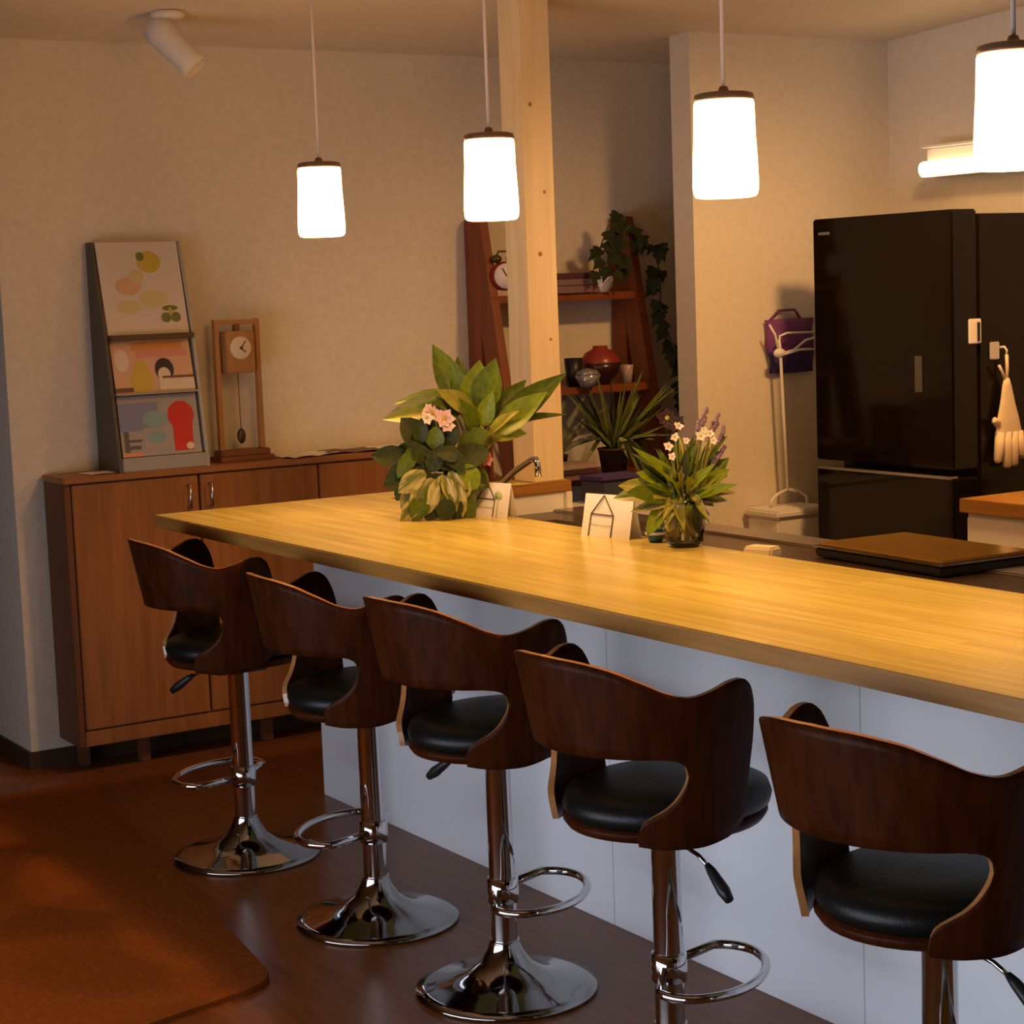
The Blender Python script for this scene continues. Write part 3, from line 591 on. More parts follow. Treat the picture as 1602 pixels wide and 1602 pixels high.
MB().tube([Vector(p)-O for p in vine], 0.004, BARK, 6).build('vine', iv)
vine2 = [(-0.75, 2.19, 1.62), (-0.71, 2.16, 1.72), (-0.70, 2.20, 1.82), (-0.70, 2.26, 1.84)]
MB().tube([Vector(p)-O for p in vine2], 0.003, BARK, 6).build('vine', iv)
rnd = random.Random(3)
spots = [(2.25, 1.845), (2.22, 1.81), (2.20, 1.78), (2.17, 1.76), (2.15, 1.73), (2.18, 1.70), (2.13, 1.69), (2.16, 1.66), (2.22, 1.69), (2.21, 1.73), (2.25, 1.77), (2.29, 1.80), (2.31, 1.76), (2.34, 1.78), (2.36, 1.75), (2.39, 1.74), (2.41, 1.72), (2.42, 1.745), (2.40, 1.655), (2.42, 1.64), (2.37, 1.61), (2.40, 1.58), (2.38, 1.525), (2.41, 1.51), (2.40, 1.48), (2.41, 1.44), (2.39, 1.41),
         (2.44, 1.36), (2.46, 1.345), (2.48, 1.33), (2.43, 1.325), (2.47, 1.29), (2.44, 1.27), (2.48, 1.26), (2.46, 1.22), (2.44, 1.20), (2.46, 1.18), (2.43, 1.16), (2.44, 1.12), (2.19, 1.64), (2.24, 1.655), (2.27, 1.84), (2.30, 1.83), (2.12, 1.645), (2.26, 1.87), (2.17, 1.80), (2.23, 1.83), (2.33, 1.81)]
for (y, z) in spots:
    x = -0.69 + 0.10*(1.85-z)/0.7 + rnd.uniform(-0.02, 0.03)
    a = Vector((x, y, z)) - O; ang = rnd.uniform(-2.6, -0.5); L = rnd.uniform(0.05, 0.075)
    d = loc(math.cos(ang), math.sin(ang), rnd.uniform(0, 0.5)).normalized()*L
    leaf('leaf', ME['ivy'], iv, a, a+d, L*rnd.uniform(0.85, 1.1), roll=rnd.uniform(-0.4, 0.4))

# --- vase with an orange bloom, spider plant, fern, magazines, bin
ov = thing('bud_vase', 'grey bud vase with an orange bloom on the middle alcove shelf', 'vase', (-0.66, 1.758, 1.205))
MB().lathe([(0.0, 0), (0.028, 0), (0.034, 0.05), (0.020, 0.12), (0.022, 0.15), (0.017, 0.15), (0.014, 0.12), (0, 0.11)], mat('vase_grey', (0.22, 0.17, 0.15), 0.4), 20, None, False).build('body', ov)
MB().tube([(0, 0, 0.12), (0.005, 0.005, 0.20), (0.0, 0.01, 0.27)], 0.003, STEM, 6).build('stem', ov)
b = MB()
for k in range(9):
    a = 2*PI*k/9; b.ball((0.02*math.cos(a)*0.6, 0.01+0.022*math.cos(a), 0.285+0.026*math.sin(a)), (0.012, 0.017, 0.017), ORANGEF, 8)
b.ball((0.012, 0.01, 0.285), 0.014, PY, 8); b.build('bloom', ov)
for u, v, wv in ((-0.03, 0.33, 0.03), (0.0, 0.345, 0.03), (0.03, 0.26, 0.025), (-0.035, 0.26, 0.03)):
    leaf('leaf', ME['oval_y'], ov, (0, 0.005, 0.22), loc(u, v), wv)
bj = thing('dark_jar', 'small dark jar on the middle alcove shelf beside the bud vase', 'jar', (-0.61, 1.795, 1.205))
MB().lathe([(0.0, 0), (0.028, 0), (0.032, 0.05), (0.026, 0.07), (0, 0.07)], mat('jar_plum', (0.03, 0.015, 0.025), 0.3), 20, None, False).build('body', bj)
MB().lathe([(0.028, 0.07), (0.028, 0.085), (0, 0.087)], BLACKP, 20, None, False).build('lid', bj)
def pot(t, r, h, m):
    MB().lathe([(0.0, 0), (r*0.75, 0), (r, h), (r*1.05, h), (r*1.05, h*1.08), (r*0.9, h*1.08), (r*0.85, h*0.9)], m, 24, None, False).build('pot', t)
    MB().lathe([(0.0, h*0.9), (r*0.88, h*0.92)], SOIL, 20, None, False).build('soil', t)
spd = thing('spider_plant', 'spider plant with long arching blades on the low alcove shelf', 'plant', (-0.58, 2.11, 0.86))
pot(spd, 0.06, 0.10, mat('pot_brown', (0.05, 0.022, 0.014), 0.6))
rnd = random.Random(11)
for k in range(64):
    u = rnd.uniform(-0.15, 0.19); v = rnd.uniform(0.08, 0.27) if abs(u) < 0.1 else rnd.uniform(-0.05, 0.26)
    if k > 46: u = rnd.uniform(0.02, 0.16); v = rnd.uniform(-0.10, 0.06)
    a = Vector((0, 0, 0.10)) + loc(u*0.12, 0.0, rnd.uniform(-0.02, 0.02))
    top = loc(u*0.55, 0.12+max(v, 0.1)*0.7, rnd.uniform(-0.06, 0.08))
    leaf('leaf', ME['blade_s' if k % 4 else 'blade_d'], spd, a if v > 0.08 else top*0.75, loc(u, 0.10+v, rnd.uniform(-0.02, 0.12)), rnd.uniform(0.014, 0.024))
fern = thing('pale_palm', 'muted grey-green palm with arching fronds on the low alcove shelf', 'plant', (-0.72, 1.93, 0.86))
pot(fern, 0.05, 0.08, mat('pot_brown', (0.05, 0.022, 0.014), 0.6))
for u, v in ((-0.12, 0.16), (-0.08, 0.22), (-0.02, 0.29), (0.05, 0.28), (0.10, 0.24), (0.14, 0.18), (0.12, 0.10), (-0.11, 0.08), (0.03, 0.20), (-0.04, 0.18), (0.08, 0.14)):
    leaf('leaf', ME['blade_g'], fern, (0, 0, 0.08), loc(u, 0.07+v, 0.05), 0.035)
for k, (c, lb) in enumerate(((MAUVE, 'lowest magazine of the pile on the low alcove shelf'), (PLUM, 'dark middle magazine of the pile on the low alcove shelf'), (mat('grey_paper', (0.36, 0.27, 0.23), 0.8), 'topmost grey magazine of the pile on the low alcove shelf'))):
    o = MB().box((-0.075, -0.10, 0), (0.075, 0.10, 0.020), c, 0.004).build('magazine'); o.location = (-0.60, 1.90, 0.86+0.0205*k); o.rotation_euler = (0, 0, 0.06*(k-1))
    tag(o, lb, 'magazine', 'magazines on the low alcove shelf')
sb = thing('storage_box', 'slate blue box on the white low cabinet', 'box', (-0.285, 1.90, 0.80))
MB().box((-0.07, -0.10, 0), (0.07, 0.10, 0.085), SLATE, 0.006).build('body', sb)
MB().box((-0.075, -0.105, 0.085), (0.075, 0.105, 0.10), NAVY, 0.004).build('lid', sb)

# ------------------------------------------------------------------ things on the bar
# mixed planter at the left end
pl = thing('planter', 'white bowl planter with peace lily leaves and pink blooms on the bar', 'plant', (0.70, 0.625, 0.95))
MB().lathe([(0.0, 0), (0.060, 0), (0.085, 0.03), (0.098, 0.075), (0.100, 0.085), (0.092, 0.085), (0.080, 0.05), (0, 0.03)], CERAM, 32, None, False).build('bowl', pl)
MB().lathe([(0.0, 0.074), (0.092, 0.076)], SOIL, 24, None, False).build('soil', pl)
lily = [  # neck u,v  tip u,v  depth, width, mesh
    ((0.060, 0.305), (-0.022, 0.480), -0.03, 0.085, 'lance_b'), ((0.055, 0.300), (0.050, 0.445), -0.05, 0.07, 'lance_b'), ((0.085, 0.290), (0.105, 0.430), 0.0, 0.095, 'lance_a'), ((0.115, 0.290), (0.140, 0.435), 0.02, 0.100, 'lance_b'),
    ((0.150, 0.235), (0.330, 0.392), 0.02, 0.085, 'lance_b'), ((0.150, 0.225), (0.275, 0.345), 0.06, 0.085, 'lance_a'), ((0.020, 0.315), (-0.165, 0.295), 0.03, 0.085, 'lance_y'), ((0.040, 0.330), (-0.140, 0.345), -0.03, 0.065, 'lance_b'),
    ((0.080, 0.290), (0.000, 0.365), 0.05, 0.070, 'lance_y'), ((0.140, 0.235), (0.335, 0.298), -0.01, 0.036, 'lance_b'), ((0.120, 0.230), (0.225, 0.235), 0.05, 0.060, 'lance_y'), ((0.110, 0.250), (0.135, 0.345), 0.07, 0.055, 'lance_a'),
    ((0.050, 0.290), (-0.060, 0.320), 0.06, 0.060, 'lance_b'), ((0.130, 0.260), (0.230, 0.375), -0.03, 0.065, 'lance_b'), ((0.090, 0.240), (0.060, 0.330), 0.09, 0.050, 'lance_b'), ((0.125, 0.225), (0.195, 0.300), 0.09, 0.050, 'lance_y'), ((0.065, 0.310), (0.000, 0.425), -0.06, 0.060, 'lance_b')]
for k, ((u0, v0), (u1, v1), d, wd, mm) in enumerate(lily):
    neck = loc(u0, v0, d*0.5); lf = leaf('leaf', ME[mm], pl, neck, loc(u1, v1, d), wd, face=VIEW+UP*0.9, roll=(-0.3, 0.25, 0.1)[k % 3])
    base = loc(0.075+0.012*math.cos(k), 0.085, 0.02*math.sin(k*2))
    MB().tube([base, loc(0.085+0.35*(u0-0.085), 0.085+0.6*(v0-0.085), d*0.3), neck], 0.0035, STEM, 6).build('stem', pl)
R3 = random.Random(31)
for (u, v, d, L, ang, wd, mm) in ((-0.10, 0.165, 0.07, 0.10, 2.9, 0.07, 'oval_d'), (-0.05, 0.20, 0.08, 0.10, 2.2, 0.08, 'oval_d'), (-0.01, 0.19, 0.09, 0.10, 1.3, 0.085, 'oval_d'), (0.02, 0.16, 0.10, 0.10, 0.3, 0.08, 'oval_d'), (-0.07, 0.135, 0.10, 0.10, 3.4, 0.09, 'oval_d'), (-0.02, 0.13, 0.12, 0.09, -1.7, 0.09, 'oval_d'), (0.03, 0.13, 0.11, 0.09, -0.4, 0.08, 'oval_d'), (0.0, 0.225, 0.05, 0.09, 1.9, 0.075, 'oval_d'), (0.04, 0.19, 0.06, 0.09, 0.6, 0.07, 'oval_b'), (-0.05, 0.16, 0.11, 0.09, -2.4, 0.085, 'oval_d'),
        (-0.055, 0.135, 0.13, 0.085, -2.6, 0.06, 'oval_v'), (-0.03, 0.115, 0.14, 0.11, -2.1, 0.085, 'oval_v'), (0.0, 0.125, 0.14, 0.11, -1.75, 0.085, 'oval_v'), (0.015, 0.135, 0.13, 0.10, -1.25, 0.05, 'oval_v'), (0.045, 0.150, 0.12, 0.075, -1.0, 0.07, 'oval_a'), (0.03, 0.10, 0.14, 0.085, -1.4, 0.045, 'oval_v'), (-0.075, 0.10, 0.12, 0.075, -2.3, 0.05, 'oval_v'), (-0.05, 0.065, 0.14, 0.075, -2.2, 0.05, 'oval_b'), (0.0, 0.06, 0.15, 0.065, -1.6, 0.06, 'oval_d'), (0.055, 0.09, 0.12, 0.085, -1.4, 0.05, 'oval_b'), (0.065, 0.13, 0.10, 0.06, -0.5, 0.055, 'oval_b'), (-0.06, 0.18, 0.05, 0.08, 3.0, 0.07, 'oval_b'), (0.035, 0.06, 0.14, 0.06, -1.8, 0.04, 'oval_d'), (-0.03, 0.055, 0.14, 0.055, -2.0, 0.05, 'oval_d'), *[(R3.uniform(-0.10, 0.06), R3.uniform(0.11, 0.22), R3.uniform(0.06, 0.13), R3.uniform(0.055, 0.085), R3.uniform(1.0, 5.4), R3.uniform(0.035, 0.055), 'lance_d' if q % 3 else 'oval_b') for q in range(26)], *[(R3.uniform(-0.08, 0.06), R3.uniform(0.05, 0.13), R3.uniform(0.12, 0.15), R3.uniform(0.06, 0.10), R3.uniform(3.7, 5.2), R3.uniform(0.025, 0.05), ('lance_v', 'lance_b', 'oval_d')[q % 3]) for q in range(12)]):
    a = loc(u, v, d); e = a + loc(math.cos(ang)*L, math.sin(ang)*L, 0.02)
    e.z = max(e.z, 0.006)
    leaf('leaf', ME[mm], pl, a, e, wd, face=VIEW+UP*0.4)
def bloom(parent, u, v, d, r, m, seed, n=6):
    rd = random.Random(seed); b = MB(); c = loc(u, v, d); i = b.mi(m)
    for k in range(n):
        a = 2*PI*k/n+rd.uniform(-0.2, 0.2); rr = r*rd.uniform(0.8, 1.15)
        p0 = c; tip = c + loc(math.cos(a)*rr, math.sin(a)*rr, 0.35*rr); s = loc(-math.sin(a), math.cos(a), 0)*rr*0.42; mid = (p0+tip)*0.5 + VIEW*0.25*rr
        vs4 = [b.bm.verts.new(p) for p in (p0, mid+s, tip, mid-s)]; f = b.bm.faces.new(vs4); f.material_index = i; f.smooth = True
    b.ball(c + VIEW*0.2*r, r*0.22, PY, 8)
    return b.build('bloom', parent)
for u, v, d, r, m in ((-0.030, 0.300, 0.10, 0.026, PINK), (0.003, 0.285, 0.11, 0.030, PINK), (0.012, 0.262, 0.11, 0.022, PINK), (-0.045, 0.288, 0.11, 0.020, CREAMF), (-0.040, 0.310, 0.09, 0.016, CREAMF), (0.118, 0.163, 0.08, 0.026, PINKD)):
    bloom(pl, u, v, d, r, m, int(u*1000)+5)
MB().tube([loc(0, 0.09, 0.04), loc(-0.02, 0.2, 0.09), loc(-0.02, 0.285, 0.10)], 0.002, STEM, 6).build('stem', pl)
MB().tube([loc(0.05, 0.09, 0.03), loc(0.10, 0.14, 0.06), loc(0.118, 0.163, 0.075)], 0.002, STEM, 6).build('stem', pl)

# tent cards with a house drawing
def tent_card(p, q, h, label, tree):
    p, q = Vector(p), Vector(q); L = (q-p).length; ang = math.atan2(q.y-p.y, q.x-p.x)
    t = thing('tent_card', label, 'card', (p.x, p.y, 0.95), ang, 'tent cards on the bar')
    lean = 0.020
    b = MB(); i = b.mi(PAPER)
    for y0 in (0.0, 0.048):
        s = 1 if y0 == 0 else -1
        f = b.bm.faces.new([b.bm.verts.new(c) for c in ((0, y0, 0), (L, y0, 0), (L, 0.024, h), (0, 0.024, h))]); f.material_index = i
    o = b.build('folded_card', t); md = o.modifiers.new('thickness', 'SOLIDIFY'); md.thickness = 0.0008
    def P2(u, v): return Vector((u*L, 0.024*v - 0.0022, v*h))
    b = MB(); ik = b.mi(INK)
    for (u0, v0, u1, v1) in ((0.40, 0.98, 0.17, 0.54), (0.40, 0.98, 0.63, 0.52), (0.17, 0.54, 0.63, 0.52), (0.17, 0.54, 0.16, 0.02), (0.63, 0.52, 0.62, 0.02), (0.40, 0.90, 0.30, 0.62), (0.18, 0.30, 0.62, 0.27)):
        w_ = 0.0016 if (u0, u1) != (0.18, 0.62) and u1 != 0.30 else 0.0005
        b.tube([P2(u0, v0), P2(u1, v1)], w_, INK, 5)
    b.build('house_drawing', t)
    if tree:
        b = MB(); b.tube([P2(0.72, 0.02), P2(0.72, 0.55)], 0.0016, GREENINK, 5)
        b.lathe([(0.0, 0), (0.013, 0), (0.013, 0.0006), (0, 0.0006)], GREENINK, 12, Matrix.Translation(P2(0.72, 0.62)) @ Matrix.Rotation(PI/2, 4, 'X'), False); b.build('tree_drawing', t)
    return t
tent_card((0.795, 0.640), (0.925, 0.685), 0.096, 'white tent card with house drawing beside the planter', True)
tent_card((1.402, 0.612), (1.562, 0.650), 0.108, 'white tent card with house drawing beside the glass vase', False)

# little enamel bowl and the glass vase with cut greenery
sbw = thing('enamel_bowl', 'small blue and white enamel bowl beside the glass vase', 'bowl', (1.645, 0.672, 0.95))
MB().lathe([(0.0, 0), (0.016, 0), (0.023, 0.018), (0.026, 0.036), (0.024, 0.036), (0.018, 0.012), (0, 0.006)], BLUEC, 20, None, False).build('bowl', sbw)
MB().lathe([(0.0265, 0.020), (0.0268, 0.027)], CERAM, 20, None, False).build('white_band', sbw)
gv = thing('glass_vase', 'clear glass vase of cut greenery and lavender on the bar', 'vase', (1.76, 0.675, 0.95))
MB().lathe([(0.0, 0), (0.038, 0), (0.046, 0.01), (0.050, 0.06), (0.046, 0.10), (0.052, 0.115), (0.049, 0.115), (0.043, 0.10), (0.046, 0.06), (0.042, 0.014), (0.0, 0.008)], GLASS, 32, None, False).build('vessel', gv)
MB().lathe([(0.0, 0.009), (0.0415, 0.0145), (0.0455, 0.06), (0.0455, 0.075), (0.0, 0.075)], WATER, 32, None, False).build('water', gv)
rnd = random.Random(21)
for k in range(9):
    a = 2*PI*k/9; MB().tube([(0.022*math.cos(a+2.4), 0.022*math.sin(a+2.4), 0.018), (0.028*math.cos(a), 0.028*math.sin(a), 0.115), (0.05*math.cos(a), 0.05*math.sin(a), 0.20)], 0.0022, STEM if k % 2 else BARK, 6).build('stem', gv)
R4 = random.Random(8)
for u0, v0, u1, v1, wd, mm in ((0.0, 0.14, -0.158, 0.137, 0.05, 'oval_y'), (-0.02, 0.13, -0.14, 0.165, 0.055, 'oval_y'), (-0.02, 0.15, -0.10, 0.19, 0.04, 'oval_a'), (0.01, 0.12, 0.095, 0.185, 0.045, 'oval_a'), (0.02, 0.13, 0.10, 0.21, 0.045, 'oval_b'), (0.02, 0.12, 0.11, 0.155, 0.03, 'lance_a'),
        (-0.01, 0.12, -0.12, 0.105, 0.035, 'lance_v'), (0.0, 0.11, -0.10, 0.115, 0.03, 'lance_v'), (-0.02, 0.12, -0.085, 0.075, 0.03, 'lance_v'), (0.02, 0.12, 0.10, 0.115, 0.03, 'lance_v'), (0.015, 0.13, 0.075, 0.10, 0.03, 'lance_v'), (0.02, 0.13, 0.12, 0.135, 0.025, 'lance_v'), (-0.01, 0.13, -0.04, 0.18, 0.035, 'lance_v'), (0.0, 0.13, 0.03, 0.19, 0.03, 'lance_v'), (-0.04, 0.12, -0.09, 0.05, 0.04, 'oval_a'),
        (0.0, 0.13, -0.06, 0.20, 0.035, 'oval_b'), (0.01, 0.14, 0.01, 0.23, 0.035, 'oval_b'), (0.03, 0.13, 0.06, 0.22, 0.035, 'oval_b'), (-0.03, 0.12, -0.12, 0.15, 0.05, 'oval_b'), (0.0, 0.10, -0.03, 0.03, 0.04, 'lance_d'), (0.02, 0.10, 0.035, 0.02, 0.04, 'lance_b'), (-0.02, 0.09, -0.035, 0.03, 0.035, 'lance_v'), (0.0, 0.10, 0.02, 0.03, 0.035, 'lance_v'), *[(R4.uniform(-0.03, 0.03), R4.uniform(0.12, 0.14), R4.uniform(-0.09, 0.08), R4.uniform(0.05, 0.10), R4.uniform(0.018, 0.03), ('lance_v', 'lance_y', 'lance_b')[q % 3]) for q in range(18)], *[(R4.uniform(-0.02, 0.02), 0.13, R4.uniform(-0.11, 0.10), R4.uniform(0.15, 0.25), R4.uniform(0.018, 0.035), ('lance_b', 'lance_a', 'lance_y', 'lance_d')[q % 4]) for q in range(20)]):
    inside = v1 < 0.045
    leaf('leaf', ME[mm], gv, loc(u0*(0.5 if inside else 1), v0, 0.01), loc(u1, v1, -0.01 if inside else rnd.uniform(0.0, 0.07)), wd*(0.7 if inside else 1), face=VIEW+UP*0.5)
for k in range(34):      # fine sprigs
    u = rnd.uniform(-0.07, 0.10); v = rnd.uniform(0.17, 0.27)
    leaf('leaf', ME['lance_b' if k % 3 else 'lance_y'], gv, loc(u*0.6, v-0.06, rnd.uniform(-0.01, 0.04)), loc(u, v, rnd.uniform(-0.02, 0.05)), 0.012)
for u, v in ((0.057, 0.335), (0.088, 0.318), (0.098, 0.29), (0.095, 0.265), (0.10, 0.24), (0.075, 0.30), (0.04, 0.31), (0.085, 0.225)):
    a = loc(u*0.3, 0.13, 0.0); c = loc(u, v, rnd.uniform(0.0, 0.04)); d = (c-a).normalized()
    s = MB().tube([a, (a+c)*0.5 + UP*0.01, c-d*0.05], 0.0014, STEM, 5).build('stem', gv)
    b = MB()
    for q in range(7):
        p = c - d*0.0075*q; b.ball(p + Vector((rnd.uniform(-0.003, 0.003), rnd.uniform(-0.003, 0.003), 0)), (0.0065-0.0005*abs(q-3), 0.0065-0.0005*abs(q-3), 0.0055), PURPF, 7)
    b.build('lavender_spike', s)
for u, v, r in ((-0.022, 0.272, 0.012), (-0.038, 0.250, 0.013), (-0.012, 0.298, 0.012), (0.040, 0.272, 0.014), (0.062, 0.277, 0.012), (0.048, 0.287, 0.010), (0.070, 0.26, 0.010), (-0.030, 0.225, 0.011), (0.005, 0.262, 0.010)):
    bloom(gv, u, v, 0.05, r, CREAMF, int(u*999)+70, 5)
    MB().tube([loc(u*0.4, 0.13, 0.02), loc(u, v, 0.048)], 0.0012, STEM, 5).build('stem', gv)
bloom(gv, -0.035, 0.315, 0.0, 0.028, DPURP, 4, 7); bloom(gv, -0.015, 0.30, 0.0, 0.024, DPURP, 9, 7)

# ------------------------------------------------------------------ pendant lamps over the bar
def pendant(x, label, first=None):
    pd = bpy.data.lights.new('pendant_beam', 'SPOT'); po = bpy.data.objects.new('pendant_beam', pd); COL.objects.link(po)
    po.location = (x, 0.38, 1.750); pd.energy = PEND_W; pd.color = PEND_C; pd.spot_size = math.radians(140); pd.spot_blend = 0.7; pd.shadow_soft_size = 0.045
    if first:
        t = copy_tree(first); t.location = (x, 0.38, 0); t['label'] = label; return t
    t = thing('pendant_lamp', label, 'lamp', (x, 0.38, 0), 0, 'pendant lamps over the bar')
    MB().lathe([(0.0, 1.757), (0.054, 1.757), (0.062, 1.759), (0.0665, 1.766), (0.068, 1.782), (0.0665, 1.83), (0.0632, 1.89), (0.0622, 1.946), (0.060, 1.953), (0.0, 1.953)], SHADE, 40, None, False).build('glass_shade', t)
    MB().lathe([(0.0, 1.9535), (0.0615, 1.9535), (0.0625, 1.958), (0.060, 1.966), (0.050, 1.969), (0.012, 1.972), (0.008, 1.982), (0.0, 1.982)], CAPB, 36, None, False).build('cap', t)
    MB().tube([(0, 0, 1.98), (0, 0, 2.515)], 0.0042, CORD, 8).build('cord', t)
    MB().lathe([(0.0, 2.51), (0.03, 2.51), (0.045, 2.525), (0.045, 2.56)], WHITEM, 24, None, False).build('ceiling_rose', t)
    return t
p1 = pendant(0.465, 'lit pendant lamp hanging over the far left end of the bar')
pendant(1.40, 'lit pendant lamp hanging in front of the pine post', p1)
pendant(2.322, 'lit pendant lamp hanging in front of the alcove edge', p1)
pendant(3.11, 'lit pendant lamp hanging before the long wall lamp', p1)

# ------------------------------------------------------------------ bar stools
def rad(z): return 0.208 + (z-0.53)*0.19
def curve_tab(tab, x):
    """smooth curve through the table (monotone cubic)"""
    n = len(tab)
    if x <= tab[0][0]: return tab[0][1]
    if x >= tab[-1][0]: return tab[-1][1]
    d = [(tab[k+1][1]-tab[k][1])/(tab[k+1][0]-tab[k][0]) for k in range(n-1)]
    m = [d[0]] + [0.0 if d[k-1]*d[k] <= 0 else 2*d[k-1]*d[k]/(d[k-1]+d[k]) for k in range(1, n-1)] + [d[-1]]
    for k in range(n-1):
        if x <= tab[k+1][0]:
            h = tab[k+1][0]-tab[k][0]; t = (x-tab[k][0])/h
            return tab[k][1]*(1+2*t)*(1-t)**2 + m[k]*h*t*(1-t)**2 + tab[k+1][1]*t*t*(3-2*t) + m[k+1]*h*t*t*(t-1)
TOP = [(0, 0.896), (15, 0.893), (30, 0.882), (45, 0.856), (57, 0.832), (65, 0.825), (74, 0.834), (84, 0.849), (88, 0.850), (93, 0.838), (97, 0.805), (99, 0.765), (100, 0.72)]
HOLE_TOP = [(0, 0.705), (50, 0.705), (58, 0.702), (62, 0.695), (64, 0.685), (65, 0.668)]
HOLE_BOT = [(40, 0.540), (40.8, 0.562), (43, 0.577), (48, 0.590), (54, 0.603), (59, 0.620), (62.5, 0.640), (64.3, 0.655), (65, 0.668)]
BOT = [(40, 0.530), (55, 0.523), (70, 0.522), (90, 0.534), (100, 0.560)]
def back_shell(parent):
    """curved plywood sheet, 13 mm thick: azimuth columns measured from the back, with the open slot between back and seat"""
    b = MB(); th = 0.013; i, j = b.mi(WALNUT), b.mi(WALEDGE); NL, NU = 6, 9
    def col(ph, zs):
        a = math.radians(-90+ph); c, sn = math.cos(a), math.sin(a); o_, i_ = [], []
        for z in zs:
            r = rad(z)*(1.0 - 0.03*max(0, (abs(ph)-70)/30)*max(0, (z-0.6)/0.28))
            o_.append(b.bm.verts.new((r*c, r*sn, z))); i_.append(b.bm.verts.new(((r-th)*c, (r-th)*sn, z)))
        return o_, i_
    def span(z0, z1, n): return [z0+(z1-z0)*k/n for k in range(n+1)]
    def q(v, m, sm=True):
        try: f = b.bm.faces.new(v); f.material_index = m; f.smooth = sm
        except ValueError: pass
    def sheet(cols, bottom, top, cap0=False, cap1=False):
        for (o0, i0), (o1, i1) in zip(cols, cols[1:]):
            n = len(o0)-1
            for k in range(n):
                q((o0[k], o1[k], o1[k+1], o0[k+1]), i); q((i0[k], i0[k+1], i1[k+1], i1[k]), i)
            if top: q((o0[n], o1[n], i1[n], i0[n]), j, False)
            if bottom: q((o0[0], i0[0], i1[0], o1[0]), j, False)
        for use, (o0, i0) in ((cap0, cols[0]), (cap1, cols[-1])):
            if use:
                for k in range(len(o0)-1): q((o0[k], o0[k+1], i0[k+1], i0[k]), j, False)
    E_ = [40, 40.3, 40.8, 41.8, 43, 45.5, 48, 51, 54, 56.5, 59, 61, 62.5, 63.5, 64.3, 65]
    mid = [-v for v in reversed([58, 60, 61.5, 62.5, 63.3, 64, 64.6, 65])] + [-54+108*k/36 for k in range(37)] + [58, 60, 61.5, 62.5, 63.3, 64, 64.6, 65]
    sheet([col(p, span(curve_tab(HOLE_TOP, abs(p)), curve_tab(TOP, abs(p)), NU)) for p in mid], True, True)
    for s_ in (-1, 1):
        low = [col(s_*p, span(curve_tab(BOT, p), curve_tab(HOLE_BOT, p), NL)) for p in E_]
        sheet(low, True, True, cap0=True)
        ar = [65, 67, 69.5, 72, 75, 78, 81, 84, 86, 88, 90, 92, 94, 95.5, 97, 98, 99, 99.6, 100]
        zs = lambda p: span(curve_tab(BOT, p), 0.668, NL) + span(0.668, curve_tab(TOP, p), NU)[1:]
        sheet([col(s_*p, zs(p)) for p in ar], True, True, cap1=True)
    bmesh.ops.remove_doubles(b.bm, verts=b.bm.verts[:], dist=0.0003)
    return b.build('backrest', parent)
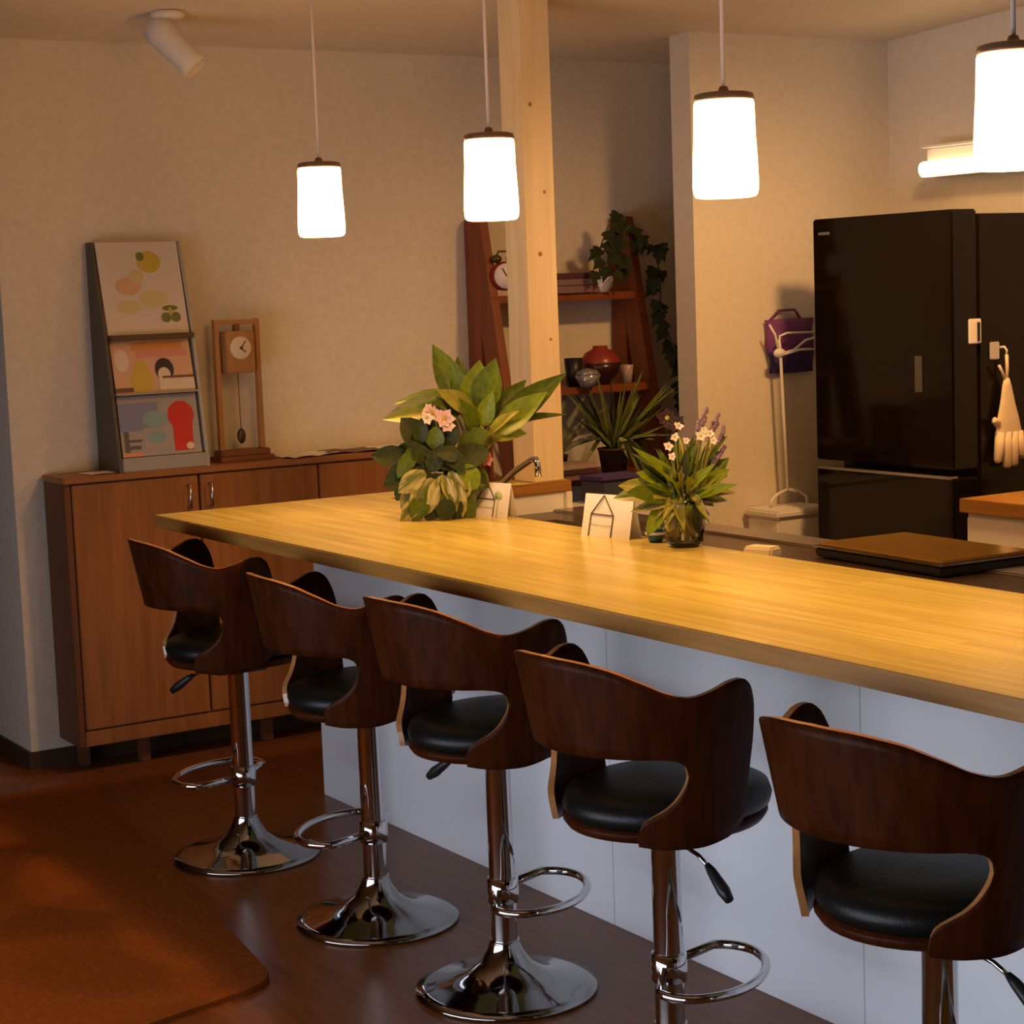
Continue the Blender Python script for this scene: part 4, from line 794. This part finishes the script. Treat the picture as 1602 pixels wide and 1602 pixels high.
def make_stool(loc_, rz, label, lever_az, foot_az, lift=0.0):
    t = thing('bar_stool', label, 'stool', loc_, 0, 'bar stools along the counter')
    S = thing('seat_shell', '', 'x'); del S['label']; del S['category']; S.parent = t; S.rotation_euler = (0, 0, rz)
    # base
    prof = [(0.205, 0.0), (0.210, 0.004), (0.208, 0.010), (0.185, 0.016), (0.135, 0.026), (0.090, 0.042), (0.058, 0.066), (0.040, 0.095), (0.034, 0.115), (0.034, 0.118)]
    MB().lathe([(0.0, 0.0)] + prof + [(0, 0.118)], CHROMEB, 48, None, False).build('base', t)
    MB().lathe([(0.030, 0.116), (0.030, 0.50+lift), (0.034, 0.505+lift)], CHROME, 28, None, False).build('column', t)
    MB().lathe([(0.030, 0.205), (0.036, 0.208), (0.036, 0.262), (0.030, 0.265)], CHROME, 28, None, False).build('collar', t)
    a = math.radians(foot_az); e = Vector((math.cos(a), math.sin(a), 0)); n = Vector((-e.y, e.x, 0)); z = Vector((0, 0, 0.235))
    pts = []
    for k in range(25):
        q = -1.95 + 3.9*k/24; pts.append(z + e*(0.080+0.110*math.cos(q)) + n*(0.160*math.sin(q)))
    pts = [z + n*(-0.028)] + pts + [z + n*0.028]
    MB().tube(pts, 0.0095, CHROME, 10).build('footrest', t)
    # seat group rotates on the column
    back_shell(S).name = 'backrest'
    MB().lathe([(0.0, 0.515), (0.12, 0.515), (0.192, 0.528), (0.200, 0.540), (0.199, 0.548), (0.0, 0.548)], WALNUT, 40, Matrix.Translation((0, 0.022, 0)) @ Matrix.Diagonal((0.97, 1.06, 1, 1)), False).build('seat_pan', S)
    MB().lathe([(0.0, 0.546), (0.185, 0.546), (0.199, 0.556), (0.203, 0.572), (0.196, 0.592), (0.170, 0.604), (0.10, 0.610), (0.0, 0.612)], LEATHER, 44, Matrix.Translation((0, 0.028, 0)) @ Matrix.Diagonal((0.955, 1.08, 1, 1)), False).build('seat_cushion', S)
    MB().box((-0.075, -0.075, 0.498), (0.075, 0.075, 0.516), BLACKP, 0.004).build('mounting_plate', S)
    a = math.radians(lever_az); e = Vector((math.cos(a), math.sin(a), 0))
    MB().tube([e*0.03+UP*(0.500+lift), e*0.12+UP*(0.488+lift), e*0.155+UP*(0.474+lift)], 0.0045, CHROME, 8).build('lever_rod', t)
    MB().tube([e*0.150+UP*(0.477+lift), e*0.165+UP*(0.468+lift), e*0.205+UP*(0.441+lift), e*0.225+UP*(0.427+lift)], [0.006, 0.0095, 0.013, 0.009], BLACKP, 10).build('lever_grip', t)
    # flatten: seat parts become direct children of the stool
    R_ = Matrix.Translation((-0.026, 0, lift)) @ Matrix.Rotation(rz, 4, 'Z')
    for ch in list(S.children): ch.parent = t; ch.matrix_parent_inverse = Matrix(); ch.matrix_local = R_ @ ch.matrix_basis
    bpy.data.objects.remove(S)
    return t
YS = 0.065
make_stool((0.490, YS-0.03, 0), math.radians(-4), 'walnut bar stool at the far left end of the bar, beside the cabinet', 215, 210, 0.042)
make_stool((1.235, YS-0.005, 0), math.radians(-4), 'walnut bar stool second from the far left end of the bar', 150, 215, 0.020)
make_stool((1.85, YS, 0), math.radians(4), 'walnut bar stool in the middle of the row of five', 195, 38, 0.036)
make_stool((2.479, YS, 0), math.radians(4), 'walnut bar stool between the middle stool and the nearest one', -5, 32, 0.004)
make_stool((3.232, YS, 0), math.radians(6), 'walnut bar stool nearest the camera at the right end', 0, 30, 0.004)

# ------------------------------------------------------------------ rug
cs = [(1.50, -0.345), (1.72, -1.35), (-0.55, -1.62), (-0.62, -0.055)]
def rounded(poly, r, n=6):
    out = []
    for k, p in enumerate(poly):
        p = Vector(p); a = (Vector(poly[k-1])-p).normalized()*r; c = (Vector(poly[(k+1) % len(poly)])-p).normalized()*r
        for q in range(n+1):
            s = q/n; out.append(tuple((p+a)*(1-s)**2 + p*2*s*(1-s) + (p+c)*s*s))
    return out
tag(MB().prism(rounded(cs, 0.09), 0.0, 0.013, RUGM, None, 0.003).build('rug'), 'plain rust-brown rug with rounded corners on the dark floor', 'rug')
